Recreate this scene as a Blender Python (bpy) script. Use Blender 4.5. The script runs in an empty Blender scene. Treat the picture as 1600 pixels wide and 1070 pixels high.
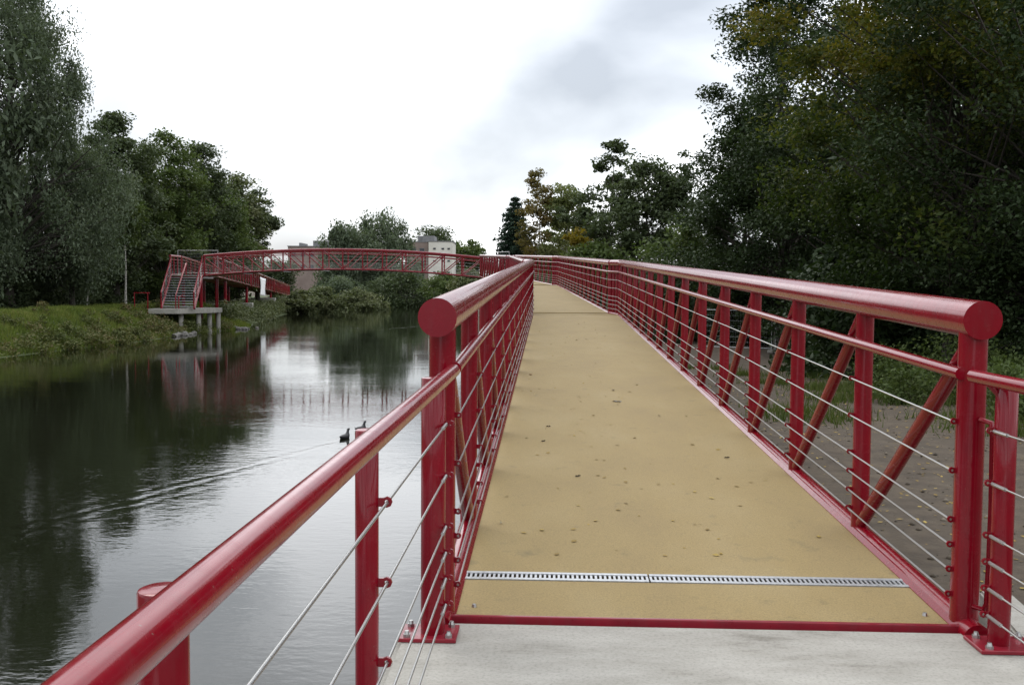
import bpy, bmesh, math, random
import numpy as np
from mathutils import Vector, Matrix, Quaternion
R = math.radians
sc = bpy.context.scene
col = sc.collection
random.seed(4)

# ------------------------------------------------------------------ camera
YAW, PITCH, ROLL, FPX = 0.0373, 0.0558, 0.0075, 1542.0
fwd = Vector((-math.sin(YAW)*math.cos(PITCH), math.cos(YAW)*math.cos(PITCH), -math.sin(PITCH)))
rt0 = Vector((math.cos(YAW), math.sin(YAW), 0))
up0 = rt0.cross(fwd)
rt = rt0*math.cos(ROLL) + up0*math.sin(ROLL)
up = up0*math.cos(ROLL) - rt0*math.sin(ROLL)
cd = bpy.data.cameras.new('camera')
cam = bpy.data.objects.new('camera', cd)
col.objects.link(cam)
cd.sensor_width = 36
cd.lens = 36*FPX/1600
cd.clip_end = 5000
cd.clip_start = 0.05
M = Matrix.Identity(4)
for i in range(3):
    M[i][0], M[i][1], M[i][2] = rt[i], up[i], -fwd[i]
M[2][3] = 1.6
cam.matrix_world = M
sc.camera = cam

# ------------------------------------------------------------------ sky, sun, exposure
SUN_EL, SUN_AZ = R(52), R(-40)          # azimuth from +Y, negative = left of the view
w = bpy.data.worlds.new('World')
sc.world = w
w.use_nodes = True
nt = w.node_tree
nt.nodes.clear()
def N(t, **k):
    n = nt.nodes.new(t)
    for a, b in k.items():
        setattr(n, a, b)
    return n
def L(a, b):
    nt.links.new(a, b)
out = N('ShaderNodeOutputWorld')
sky = N('ShaderNodeTexSky', sky_type='NISHITA')
sky.sun_disc = False
sky.sun_elevation = SUN_EL
sky.sun_rotation = SUN_AZ
sky.dust_density = 3
bg1 = N('ShaderNodeBackground')
bg1.inputs['Strength'].default_value = 0.12
L(sky.outputs[0], bg1.inputs[0])
tc = N('ShaderNodeTexCoord')
sep = N('ShaderNodeSeparateXYZ')
L(tc.outputs['Generated'], sep.inputs[0])
zz = N('ShaderNodeMath', operation='MAXIMUM')
L(sep.outputs[2], zz.inputs[0]); zz.inputs[1].default_value = 0
za = N('ShaderNodeMath', operation='ADD')
L(zz.outputs[0], za.inputs[0]); za.inputs[1].default_value = 0.42
dx = N('ShaderNodeMath', operation='DIVIDE'); L(sep.outputs[0], dx.inputs[0]); L(za.outputs[0], dx.inputs[1])
dy = N('ShaderNodeMath', operation='DIVIDE'); L(sep.outputs[1], dy.inputs[0]); L(za.outputs[0], dy.inputs[1])
cmb = N('ShaderNodeCombineXYZ'); L(dx.outputs[0], cmb.inputs[0]); L(dy.outputs[0], cmb.inputs[1])
cmb.inputs[2].default_value = 114.58
nz = N('ShaderNodeTexNoise')
nz.inputs['Scale'].default_value = 2.0
nz.inputs['Detail'].default_value = 7
nz.inputs['Roughness'].default_value = 0.42
nz.inputs['Distortion'].default_value = 0.3
L(cmb.outputs[0], nz.inputs['Vector'])
rmp = N('ShaderNodeValToRGB')
e = rmp.color_ramp.elements
e[0].position = 0.30; e[0].color = (0.34, 0.365, 0.40, 1)
e[1].position = 0.62; e[1].color = (1.36, 1.38, 1.41, 1)
m1 = e.new(0.485); m1.color = (0.72, 0.75, 0.785, 1)
L(nz.outputs[0], rmp.inputs[0])
bg2 = N('ShaderNodeBackground')
bg2.inputs['Strength'].default_value = 1.0
L(rmp.outputs[0], bg2.inputs[0])
sq = N('ShaderNodeMath', operation='SQRT')
L(zz.outputs[0], sq.inputs[0])
cie = N('ShaderNodeMath', operation='MULTIPLY_ADD')
L(sq.outputs[0], cie.inputs[0]); cie.inputs[1].default_value = 1.3; cie.inputs[2].default_value = 0.95
L(cie.outputs[0], bg2.inputs[1])
mix = N('ShaderNodeMixShader')
mix.inputs[0].default_value = 0.80
L(bg1.outputs[0], mix.inputs[1]); L(bg2.outputs[0], mix.inputs[2])
L(mix.outputs[0], out.inputs[0])

sl = bpy.data.lights.new('sun', 'SUN')
sl.energy = 0.7
sl.angle = R(25)
sl.color = (1.0, 0.96, 0.9)
so = bpy.data.objects.new('sun', sl)
col.objects.link(so)
sd = Vector((math.sin(SUN_AZ)*math.cos(SUN_EL), math.cos(SUN_AZ)*math.cos(SUN_EL), math.sin(SUN_EL)))
so.rotation_euler = sd.to_track_quat('Z', 'Y').to_euler()
so.location = (0, 0, 50)

vs = sc.view_settings
vs.view_transform = 'Standard'
vs.look = 'None'
vs.exposure = 0.35
vs.gamma = 1.0
vs.use_curve_mapping = False
try:
    sc.cycles.max_bounces = 6
    sc.cycles.transparent_max_bounces = 4
    sc.cycles.use_denoising = True
except Exception:
    pass

# ------------------------------------------------------------------ materials
def mat(name, build):
    m = bpy.data.materials.new(name)
    m.use_nodes = True
    t = m.node_tree
    b = t.nodes['Principled BSDF']
    build(t, b)
    return m
def nn(t, kind, **k):
    n = t.nodes.new(kind)
    for a, v in k.items():
        if a in n.inputs.keys():
            n.inputs[a].default_value = v
        else:
            setattr(n, a, v)
    return n
def ramp(t, fac, stops):
    r = t.nodes.new('ShaderNodeValToRGB')
    el = r.color_ramp.elements
    el[0].position, el[0].color = stops[0][0], (*stops[0][1], 1)
    el[1].position, el[1].color = stops[-1][0], (*stops[-1][1], 1)
    for p, c in stops[1:-1]:
        q = el.new(p); q.color = (*c, 1)
    t.links.new(fac, r.inputs[0])
    return r
def obco(t):
    return t.nodes.new('ShaderNodeTexCoord').outputs['Object']
def noise(t, co, s, d=4, r=0.55):
    n = nn(t, 'ShaderNodeTexNoise', Scale=s, Detail=d, Roughness=r)
    if co is not None:
        t.links.new(co, n.inputs['Vector'])
    return n
def bump(t, b, h, strength, dist):
    k = nn(t, 'ShaderNodeBump', Strength=strength, Distance=dist)
    t.links.new(h, k.inputs['Height'])
    t.links.new(k.outputs[0], b.inputs['Normal'])
    return k
def world_pos(t):
    return t.nodes.new('ShaderNodeNewGeometry').outputs['Position']

def m_paint(base, dark, rough):
    def f(t, b):
        p = world_pos(t)
        n = noise(t, p, 6, 5)
        r = ramp(t, n.outputs[0], [(0.3, dark), (0.65, base)])
        vd = nn(t, 'ShaderNodeMapping'); vd.inputs['Scale'].default_value = (1, 1, 0.25)
        t.links.new(p, vd.inputs[0])
        nd = noise(t, vd.outputs[0], 14, 7, 0.72)
        fd = ramp(t, nd.outputs[0], [(0.52, (0, 0, 0)), (0.78, (0.30, 0.30, 0.30))])
        md = nn(t, 'ShaderNodeMix', data_type='RGBA')
        md.inputs[7].default_value = (0.10, 0.045, 0.042, 1)
        t.links.new(fd.outputs[0], md.inputs[0]); t.links.new(r.outputs[0], md.inputs[6])
        ns = noise(t, p, 95, 2, 0.5)
        fs_ = ramp(t, ns.outputs[0], [(0.755, (0, 0, 0)), (0.77, (0.55, 0.55, 0.55))])
        ms_ = nn(t, 'ShaderNodeMix', data_type='RGBA')
        ms_.inputs[7].default_value = (0.16, 0.13, 0.11, 1)
        t.links.new(fs_.outputs[0], ms_.inputs[0]); t.links.new(md.outputs[2], ms_.inputs[6])
        t.links.new(ms_.outputs[2], b.inputs['Base Color'])
        n2 = noise(t, p, 25, 4)
        rr = ramp(t, n2.outputs[0], [(0.3, (rough*.8,)*3), (0.75, (rough*1.5,)*3)])
        t.links.new(rr.outputs[0], b.inputs['Roughness'])
        b.inputs['Specular IOR Level'].default_value = 0.16
        b.inputs['Coat Weight'].default_value = 0.45
        b.inputs['Coat Roughness'].default_value = 0.06
    return f
M_RED = mat('red_paint', m_paint((0.178, 0.002, 0.0092), (0.150, 0.0018, 0.008), 0.22))
M_RED2 = mat('red_paint_worn', m_paint((0.21, 0.009, 0.02), (0.15, 0.008, 0.016), 0.32))
def f(t, b):
    b.inputs['Base Color'].default_value = (0.40, 0.40, 0.39, 1)
    b.inputs['Metallic'].default_value = 1
    b.inputs['Roughness'].default_value = 0.38
M_STEEL = mat('stainless_steel', f)
def f(t, b):
    p = world_pos(t)
    n = nn(t, 'ShaderNodeTexNoise', Scale=40, Detail=3)
    t.links.new(p, n.inputs['Vector'])
    r = ramp(t, n.outputs[0], [(0.3, (0.38, 0.39, 0.4)), (0.7, (0.52, 0.53, 0.54))])
    t.links.new(r.outputs[0], b.inputs['Base Color'])
    b.inputs['Metallic'].default_value = 0.85
    b.inputs['Roughness'].default_value = 0.45
M_GALV = mat('galvanised_steel', f)
def f(t, b):
    p = world_pos(t)
    v = nn(t, 'ShaderNodeMapping'); v.inputs['Scale'].default_value = (1.0, 0.45, 1)
    t.links.new(p, v.inputs[0])
    n = noise(t, v.outputs[0], 1.3, 7, 0.6)
    r = ramp(t, n.outputs[0], [(0.28, (0.200, 0.143, 0.058)), (0.5, (0.226, 0.163, 0.063)), (0.75, (0.248, 0.186, 0.083))])
    g = noise(t, p, 120, 5, 0.75)
    gr = ramp(t, g.outputs[0], [(0.35, (0.5, 0.5, 0.5)), (0.5, (1, 1, 1)), (0.68, (1.4, 1.4, 1.4))])
    mx = nn(t, 'ShaderNodeMix', data_type='RGBA', blend_type='MULTIPLY')
    mx.inputs[0].default_value = 0.55
    t.links.new(r.outputs[0], mx.inputs[6]); t.links.new(gr.outputs[0], mx.inputs[7])
    # small dirty spots
    s = noise(t, p, 5.5, 5, 0.65)
    sr = ramp(t, s.outputs[0], [(0.60, (0, 0, 0)), (0.76, (1, 1, 1))])
    m2 = nn(t, 'ShaderNodeMix', data_type='RGBA')
    t.links.new(sr.outputs[0], m2.inputs[0])
    k = nn(t, 'ShaderNodeMix', data_type='RGBA', blend_type='MULTIPLY'); k.inputs[0].default_value = 1
    k.inputs[7].default_value = (0.72, 0.74, 0.8, 1)
    t.links.new(mx.outputs[2], k.inputs[6])
    t.links.new(mx.outputs[2], m2.inputs[6]); t.links.new(k.outputs[2], m2.inputs[7])
    t.links.new(m2.outputs[2], b.inputs['Base Color'])
    b.inputs['Roughness'].default_value = 0.8
    bump(t, b, g.outputs[0], 0.35, 0.004)
M_DECK = mat('tan_grit_deck', f)
def f(t, b):
    p = world_pos(t)
    v = nn(t, 'ShaderNodeMapping'); v.inputs['Scale'].default_value = (0.55, 1.5, 1); v.inputs['Rotation'].default_value = (0, 0, 0.12)
    t.links.new(p, v.inputs[0])
    n = noise(t, v.outputs[0], 2.6, 9, 0.72)
    r = ramp(t, n.outputs[0], [(0.3, (0.15, 0.138, 0.115)), (0.43, (0.26, 0.248, 0.218)), (0.6, (0.315, 0.302, 0.27)), (0.8, (0.36, 0.345, 0.31))])
    g = noise(t, p, 60, 5, 0.7)
    gr = ramp(t, g.outputs[0], [(0.34, (0.4, 0.39, 0.37)), (0.5, (1, 1, 1)), (0.7, (1.15, 1.15, 1.15))])
    mx = nn(t, 'ShaderNodeMix', data_type='RGBA', blend_type='MULTIPLY'); mx.inputs[0].default_value = 0.4
    t.links.new(r.outputs[0], mx.inputs[6]); t.links.new(gr.outputs[0], mx.inputs[7])
    t.links.new(mx.outputs[2], b.inputs['Base Color'])
    b.inputs['Roughness'].default_value = 0.85
    bump(t, b, g.outputs[0], 0.4, 0.004)
M_CONC = mat('weathered_concrete', f)
def f(t, b):
    b.inputs['Base Color'].default_value = (0.012, 0.012, 0.012, 1)
    b.inputs['Roughness'].default_value = 0.9
M_DARK = mat('dark_channel', f)
def f(t, b):
    n = noise(t, world_pos(t), 3, 3)
    r = ramp(t, n.outputs[0], [(0.3, (0.66, 0.66, 0.66)), (0.7, (0.8, 0.8, 0.79))])
    t.links.new(r.outputs[0], b.inputs['Base Color'])
    b.inputs['Roughness'].default_value = 0.6
M_WHITE = mat('white_sheet', f)

def leaf_mat(name, cols, trans=0.35, clump=0.35, rough=0.55, spec=0.12, top=None):
    """cols: list of (pos, rgb) looked up by a per-leaf random number blended with a clump noise"""
    m = bpy.data.materials.new(name)
    m.use_nodes = True
    t = m.node_tree
    b = t.nodes['Principled BSDF']
    g = t.nodes.new('ShaderNodeNewGeometry')
    n = noise(t, g.outputs['Position'], clump, 3)
    a = nn(t, 'ShaderNodeMath', operation='MULTIPLY'); a.inputs[1].default_value = 0.45
    t.links.new(g.outputs['Random Per Island'], a.inputs[0])
    c = nn(t, 'ShaderNodeMapRange'); c.inputs[1].default_value = 0.3; c.inputs[2].default_value = 0.7
    c.inputs[3].default_value = 0; c.inputs[4].default_value = 0.55
    t.links.new(n.outputs[0], c.inputs[0])
    s = nn(t, 'ShaderNodeMath', operation='ADD')
    t.links.new(a.outputs[0], s.inputs[0]); t.links.new(c.outputs[0], s.inputs[1])
    fac = s.outputs[0]
    if top:
        # autumn colour turns first in the upper crown
        sz = nn(t, 'ShaderNodeSeparateXYZ'); t.links.new(g.outputs['Position'], sz.inputs[0])
        mz = nn(t, 'ShaderNodeMapRange'); t.links.new(sz.outputs[2], mz.inputs[0])
        mz.inputs[1].default_value, mz.inputs[2].default_value, mz.inputs[3].default_value, mz.inputs[4].default_value = top
        s2 = nn(t, 'ShaderNodeMath', operation='ADD'); t.links.new(fac, s2.inputs[0]); t.links.new(mz.outputs[0], s2.inputs[1])
        fac = s2.outputs[0]
    r = ramp(t, fac, cols)
    t.links.new(r.outputs[0], b.inputs['Base Color'])
    b.inputs['Roughness'].default_value = rough
    b.inputs['Specular IOR Level'].default_value = spec
    tr = t.nodes.new('ShaderNodeBsdfTranslucent')
    br = nn(t, 'ShaderNodeMix', data_type='RGBA', blend_type='MULTIPLY'); br.inputs[0].default_value = 1
    br.inputs[7].default_value = (1.1, 1.2, 0.6, 1)
    t.links.new(r.outputs[0], br.inputs[6]); t.links.new(br.outputs[2], tr.inputs[0])
    mx = t.nodes.new('ShaderNodeMixShader'); mx.inputs[0].default_value = trans
    t.links.new(b.outputs[0], mx.inputs[1]); t.links.new(tr.outputs[0], mx.inputs[2])
    t.links.new(mx.outputs[0], t.nodes['Material Output'].inputs[0])
    return m
LM_WILLOW = leaf_mat('willow_leaves', [(0, (0.047, 0.064, 0.035)), (0.5, (0.086, 0.111, 0.069)), (1, (0.146, 0.171, 0.117))], 0.25)
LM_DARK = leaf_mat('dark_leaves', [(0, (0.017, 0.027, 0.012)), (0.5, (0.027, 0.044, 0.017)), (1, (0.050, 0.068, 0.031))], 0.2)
LM_DARKL = leaf_mat('far_dark_leaves', [(0, (0.036, 0.048, 0.024)), (0.5, (0.058, 0.078, 0.038)), (1, (0.10, 0.12, 0.066))], 0.25)
LM_GREEN = leaf_mat('green_leaves', [(0, (0.043, 0.061, 0.021)), (0.5, (0.070, 0.099, 0.033)), (1, (0.117, 0.140, 0.051))], 0.3)
LM_HORN = leaf_mat('hornbeam_leaves', [(0, (0.020, 0.034, 0.009)), (0.4, (0.037, 0.054, 0.014)), (0.7, (0.082, 0.088, 0.017)), (1, (0.150, 0.116, 0.020))], 0.4, 0.3, top=(2.0, 9.0, -0.40, 0.30))
LM_BIRCH = leaf_mat('autumn_birch_leaves', [(0, (0.064, 0.064, 0.021)), (0.5, (0.119, 0.093, 0.034)), (1, (0.187, 0.128, 0.051))], 0.4)
LM_BIRCH2 = leaf_mat('birch_leaves', [(0, (0.07, 0.09, 0.035)), (0.5, (0.12, 0.14, 0.055)), (1, (0.2, 0.2, 0.09))], 0.4)
LM_YELLOW = leaf_mat('yellow_leaves', [(0, (0.072, 0.066, 0.012)), (0.5, (0.156, 0.120, 0.018)), (1, (0.228, 0.162, 0.024))], 0.4)
LM_CONIF = leaf_mat('conifer_needles', [(0, (0.016, 0.032, 0.022)), (0.5, (0.028, 0.05, 0.032)), (1, (0.045, 0.07, 0.045))], 0.05)
LM_SCRUB = leaf_mat('scrub_leaves', [(0, (0.054, 0.070, 0.032)), (0.5, (0.097, 0.113, 0.054)), (1, (0.162, 0.162, 0.092))], 0.25)
LM_GRASS = leaf_mat('grass_blades', [(0, (0.062, 0.088, 0.019)), (0.5, (0.120, 0.157, 0.032)), (0.8, (0.177, 0.189, 0.052)), (1, (0.209, 0.167, 0.078))], 0.3, 0.6)
LM_VERGE = leaf_mat('verge_blades', [(0, (0.035, 0.052, 0.014)), (0.5, (0.065, 0.088, 0.022)), (1, (0.10, 0.11, 0.035))], 0.3, 0.6)
LM_WEED = leaf_mat('bank_weeds', [(0, (0.052, 0.073, 0.023)), (0.5, (0.104, 0.114, 0.042)), (0.8, (0.156, 0.120, 0.062)), (1, (0.177, 0.104, 0.073))], 0.25, 0.5)
LM_FALLEN = leaf_mat('fallen_leaves', [(0, (0.10, 0.06, 0.02)), (0.5, (0.26, 0.18, 0.05)), (1, (0.42, 0.32, 0.1))], 0.1, 2)
def f(t, b):
    co = obco(t)
    v = nn(t, 'ShaderNodeMapping'); v.inputs['Scale'].default_value = (3, 3, 0.6)
    t.links.new(co, v.inputs[0])
    n = noise(t, v.outputs[0], 4, 6, 0.7)
    r = ramp(t, n.outputs[0], [(0.3, (0.022, 0.018, 0.013)), (0.7, (0.065, 0.056, 0.044))])
    t.links.new(r.outputs[0], b.inputs['Base Color'])
    b.inputs['Roughness'].default_value = 0.9
    bump(t, b, n.outputs[0], 0.6, 0.03)
M_BARK = mat('bark', f)
def f(t, b):
    co = obco(t)
    v = nn(t, 'ShaderNodeMapping'); v.inputs['Scale'].default_value = (1, 1, 5)
    t.links.new(co, v.inputs[0])
    n = noise(t, v.outputs[0], 2.5, 5, 0.6)
    r = ramp(t, n.outputs[0], [(0.36, (0.05, 0.045, 0.04)), (0.48, (0.4, 0.38, 0.34))])
    t.links.new(r.outputs[0], b.inputs['Base Color'])
    b.inputs['Roughness'].default_value = 0.8
M_BIRCHBARK = mat('pale_bark', f)

# ------------------------------------------------------------------ object helpers
def tag(o, label=None, cat=None, group=None, kind=None):
    if label: o['label'] = label
    if cat: o['category'] = cat
    if group: o['group'] = group
    if kind: o['kind'] = kind
    return o
WM = {}
def place(o, world, parent=None):
    if parent is not None:
        o.parent = parent
        o.matrix_parent_inverse = Matrix.Identity(4)
        o.matrix_basis = WM[parent.name].inverted() @ world
    else:
        o.matrix_basis = world
    WM[o.name] = world
    return o
def empty(name, loc, label=None, cat=None, group=None, rz=0):
    o = bpy.data.objects.new(name, None)
    col.objects.link(o)
    o.empty_display_size = 0.3
    place(o, Matrix.Translation(Vector(loc)) @ Matrix.Rotation(rz, 4, 'Z'))
    return tag(o, label, cat, group)
def obj(name, me, m=None, parent=None, world=None):
    o = bpy.data.objects.new(name, me)
    col.objects.link(o)
    if m is not None and len(me.materials) == 0:
        me.materials.append(m)
    place(o, world if world is not None else Matrix.Identity(4), parent)
    return o
def mesh(name, verts, faces, smooth=False):
    me = bpy.data.meshes.new(name)
    me.from_pydata([tuple(v) for v in verts], [], faces)
    if smooth:
        me.polygons.foreach_set('use_smooth', [True]*len(me.polygons))
    me.update()
    return me
def bm_mesh(name, bm, smooth=False, angle=None):
    me = bpy.data.meshes.new(name)
    bmesh.ops.recalc_face_normals(bm, faces=bm.faces)
    bm.to_mesh(me); bm.free()
    if smooth:
        for p in me.polygons:
            p.use_smooth = True
        if angle:
            me.set_sharp_from_angle(angle=angle)
    return me
CACHE = {}
def tube_me(r, l, seg=14, r2=None, bev=0.0):
    key = (round(r, 4), round(l, 3), seg, r2, bev)
    if key in CACHE:
        return CACHE[key]
    bm = bmesh.new()
    bmesh.ops.create_cone(bm, cap_ends=True, segments=seg, radius1=r, radius2=r if r2 is None else r2, depth=l,
                          matrix=Matrix.Translation((0, 0, l/2)))
    if bev:
        ed = [e for e in bm.edges if abs(e.verts[0].co.z-e.verts[1].co.z) < 1e-6]
        bmesh.ops.bevel(bm, geom=ed, offset=bev, segments=2, affect='EDGES', profile=0.5)
    me = bm_mesh('tube', bm, True, R(40))
    CACHE[key] = me
    return me
MC = {}
def with_mat(me, m):
    k = (me.name, m.name)
    if k not in MC:
        if len(me.materials) == 0:
            me.materials.append(m); MC[k] = me
        elif me.materials[0] == m:
            MC[k] = me
        else:
            c = me.copy(); c.materials.clear(); c.materials.append(m); MC[k] = c
    return MC[k]
def rod(name, p, q, r, m, parent=None, seg=14, r2=None, bev=0.0):
    p, q = Vector(p), Vector(q)
    d = q-p
    me = with_mat(tube_me(r, d.length, seg, r2, bev), m)
    return obj(name, me, m, parent, Matrix.Translation(p) @ d.to_track_quat('Z', 'Y').to_matrix().to_4x4())
def box_me(sx, sy, sz, bev=0.0, seg=1):
    key = ('b', round(sx, 4), round(sy, 4), round(sz, 4), bev)
    if key in CACHE:
        return CACHE[key]
    bm = bmesh.new()
    bmesh.ops.create_cube(bm, size=1, matrix=Matrix.Diagonal((sx, sy, sz, 1)))
    if bev:
        bmesh.ops.bevel(bm, geom=list(bm.edges), offset=bev, segments=seg, affect='EDGES')
    me = bm_mesh('box', bm, False)
    CACHE[key] = me
    return me
def box(name, c, s, m, parent=None, rz=0, bev=0.0, rx=0.0):
    me = with_mat(box_me(*s, bev), m)
    return obj(name, me, m, parent, Matrix.Translation(Vector(c)) @ Matrix.Rotation(rz, 4, 'Z') @ Matrix.Rotation(rx, 4, 'X'))
def pipe(name, pts, r, m, parent=None, seg=12, bev=False):
    """one continuous tube swept along a polyline, world coordinates, mitred, capped"""
    pts = [Vector(p) for p in pts]
    vs_, fs = [], []
    n = len(pts)
    for i, p in enumerate(pts):
        a = (pts[i]-pts[i-1]).normalized() if i else None
        b = (pts[i+1]-pts[i]).normalized() if i < n-1 else None
        t = ((a if a else b) + (b if b else a)).normalized()
        side = t.cross(Vector((0, 0, 1)))
        if side.length < 1e-3:
            side = Vector((1, 0, 0))
        side.normalize()
        u = side.cross(t)
        k = 1.0
        if a and b:
            k = 1/max(0.5, a.dot(t))
        for j in range(seg):
            an = 2*math.pi*j/seg
            vs_.append(p + side*math.cos(an)*r*k + u*math.sin(an)*r)
    for i in range(n-1):
        for j in range(seg):
            j2 = (j+1) % seg
            fs.append((i*seg+j, i*seg+j2, (i+1)*seg+j2, (i+1)*seg+j))
    fs.append(tuple(range(seg))[::-1]); fs.append(tuple(range((n-1)*seg, n*seg)))
    o0 = WM[parent.name] if parent is not None else Matrix.Identity(4)
    inv = o0.inverted()
    me = mesh(name, [inv @ v for v in vs_], fs)
    bm = bmesh.new(); bm.from_mesh(me); bmesh.ops.recalc_face_normals(bm, faces=bm.faces); bm.to_mesh(me); bm.free()
    me.polygons.foreach_set('use_smooth', [True]*len(me.polygons))
    me.set_sharp_from_angle(angle=R(50))
    return obj(name, me, m, parent, o0)
def prism(name, poly, z0, z1, m, parent=None, bev=0.0):
    """vertical prism over polygon of (x,y) or (x,y,ztop)"""
    n = len(poly)
    top = [Vector((p[0], p[1], p[2] if len(p) > 2 else z1)) for p in poly]
    bot = [Vector((p[0], p[1], (p[2]-(z1-z0)) if len(p) > 2 else z0)) for p in poly]
    o0 = WM[parent.name] if parent is not None else Matrix.Identity(4)
    inv = o0.inverted()
    bm = bmesh.new()
    a = [bm.verts.new(inv @ v) for v in top]; b = [bm.verts.new(inv @ v) for v in bot]
    bm.faces.new(a); bm.faces.new(b[::-1])
    for i in range(n):
        j = (i+1) % n
        bm.faces.new((a[i], b[i], b[j], a[j]))
    if bev:
        bmesh.ops.recalc_face_normals(bm, faces=bm.faces)
        bmesh.ops.bevel(bm, geom=list(bm.edges), offset=bev, segments=2, affect='EDGES')
    return obj(name, bm_mesh(name, bm), m, parent, o0)
def C(px, d):
    """plan position seen along image column px (1600 wide) at distance d in front of the camera"""
    return W2((px-800)/FPX*d, d)
def W2(xc, yc):
    return (xc*math.cos(YAW)-yc*math.sin(YAW), xc*math.sin(YAW)+yc*math.cos(YAW))
def W3(xc, yc, z):
    x, y = W2(xc, yc)
    return Vector((x, y, z))

# ------------------------------------------------------------------ terrain and water
WATER = -1.9
LB = np.array([(-80, -25.5), (30, -25.5), (46, -25.8), (54, -25.3), (62, -25.0), (68, -25.6), (71, -25.6), (76, -24.6), (82, -25.0), (90, -26.9), (104, -29.6), (117, -31.7), (142, -34.8), (170, -35.5), (200, -35.5), (250, -38), (284, -40), (300, -42), (900, -60)])
RB = np.array([(-80, -0.30), (4.6, -0.30), (10, -0.25), (28, -0.3), (52, -1.9), (70, -4.6), (80, -6.6), (100, -8.5), (130, -12), (174, -21), (230, -29), (290, -40.5), (300, -43), (900, -61)])
def lb(y): return np.interp(y, LB[:, 0], LB[:, 1])
def rb(y): return np.interp(y, RB[:, 0], RB[:, 1])
def smooth(t):
    t = np.clip(t, 0, 1)
    return t*t*(3-2*t)
def vnoise(x, y, s, seed=0):
    x = x/s; y = y/s
    def h(i, j):
        v = np.sin(i*127.1+j*311.7+seed*74.7)*43758.5453
        return v-np.floor(v)
    xi, yi = np.floor(x), np.floor(y)
    fx, fy = x-xi, y-yi
    fx = fx*fx*(3-2*fx); fy = fy*fy*(3-2*fy)
    return (h(xi, yi)*(1-fx)+h(xi+1, yi)*fx)*(1-fy)+(h(xi, yi+1)*(1-fx)+h(xi+1, yi+1)*fx)*fy
def hz(x, y):
    x = np.asarray(x, float); y = np.asarray(y, float)
    dl = x-lb(y); dr = rb(y)-x
    ins = np.minimum(dl, dr)
    bed = WATER-np.minimum(1.6, ins*0.55)
    nl = vnoise(x, y, 2.3, 1)*0.32+vnoise(x, y, 0.9, 2)*0.16-0.2
    zl = WATER+1.66*smooth((-dl+0.15)/4.6)+nl*smooth(-dl/1.5)
    zr0 = -0.32-1.1*smooth((y-6)/40)+0.9*smooth((y-60)/50)
    nr = vnoise(x, y, 3.1, 5)*0.16+vnoise(x, y, 0.8, 6)*0.07-0.1
    zr = WATER+(zr0-WATER)*smooth((-dr)/1.6)+nr*smooth((-dr-1)/2)*smooth((y-6)/6)
    zr = zr+0.5*smooth((x-14)/12)
    z = np.where(ins > 0, bed, np.where(dl < 0, zl, zr))
    return z
def axis(segs):
    o = []
    for a, b, s in segs:
        o.append(np.arange(a, b, s))
    return np.concatenate(o)
gx = axis([(-2500, -300, 200), (-300, -70, 12), (-70, -44, 1.6), (-44, -22, 0.7), (-22, -4, 2.4), (-4, 16, 0.5), (16, 50, 2.2), (50, 300, 12), (300, 2600, 200)])
gy = axis([(-500, -60, 60), (-60, -6, 4), (-6, 40, 0.7), (40, 100, 1.0), (100, 180, 2.2), (180, 320, 4), (320, 900, 40), (900, 4200, 220)])
X, Y = np.meshgrid(gx, gy)
Z = hz(X, Y)
vs3 = np.stack([X, Y, Z], -1).reshape(-1, 3)
nx, ny = len(gx), len(gy)
ii = np.arange(nx*ny).reshape(ny, nx)
fc = np.stack([ii[:-1, :-1], ii[:-1, 1:], ii[1:, 1:], ii[1:, :-1]], -1).reshape(-1, 4)
def np_mesh(name, v, f, smooth_=False):
    me = bpy.data.meshes.new(name)
    k = f.shape[1]
    me.vertices.add(len(v)); me.vertices.foreach_set('co', np.ascontiguousarray(v, np.float32).ravel())
    me.loops.add(f.size); me.loops.foreach_set('vertex_index', np.ascontiguousarray(f, np.int32).ravel())
    me.polygons.add(len(f)); me.polygons.foreach_set('loop_start', np.arange(0, f.size, k, dtype=np.int32))
    if smooth_:
        me.polygons.foreach_set('use_smooth', np.ones(len(f), bool))
    me.update(calc_edges=True)
    return me
gm = np_mesh('ground', vs3, fc, True)
xx, yy = vs3[:, 0], vs3[:, 1]
dL = -(xx-lb(yy))
dirt = np.zeros(len(vs3))
wob = vnoise(xx, yy, 4, 9)*1.5
dirt = np.maximum(dirt, smooth((dL+wob*0.6-4.9)/0.5)*smooth((7.6-dL-wob*0.6)/0.5)*(dL > 0))         # path on the far bank
dirt = np.maximum(dirt, np.where(dL > 11, 0.75, 0))                                           # shaded wood floor
right = (xx > rb(yy)-0.5)
dirt = np.maximum(dirt, np.where(right, smooth((8.6+wob-xx-np.maximum(0, yy-30)*-0.15)/2.0), 0))
dirt = np.maximum(dirt, np.where(right & (xx > 9), 0.8, 0))
gm.attributes.new('dirt', 'FLOAT', 'POINT').data.foreach_set('value', dirt.astype(np.float32))
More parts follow.
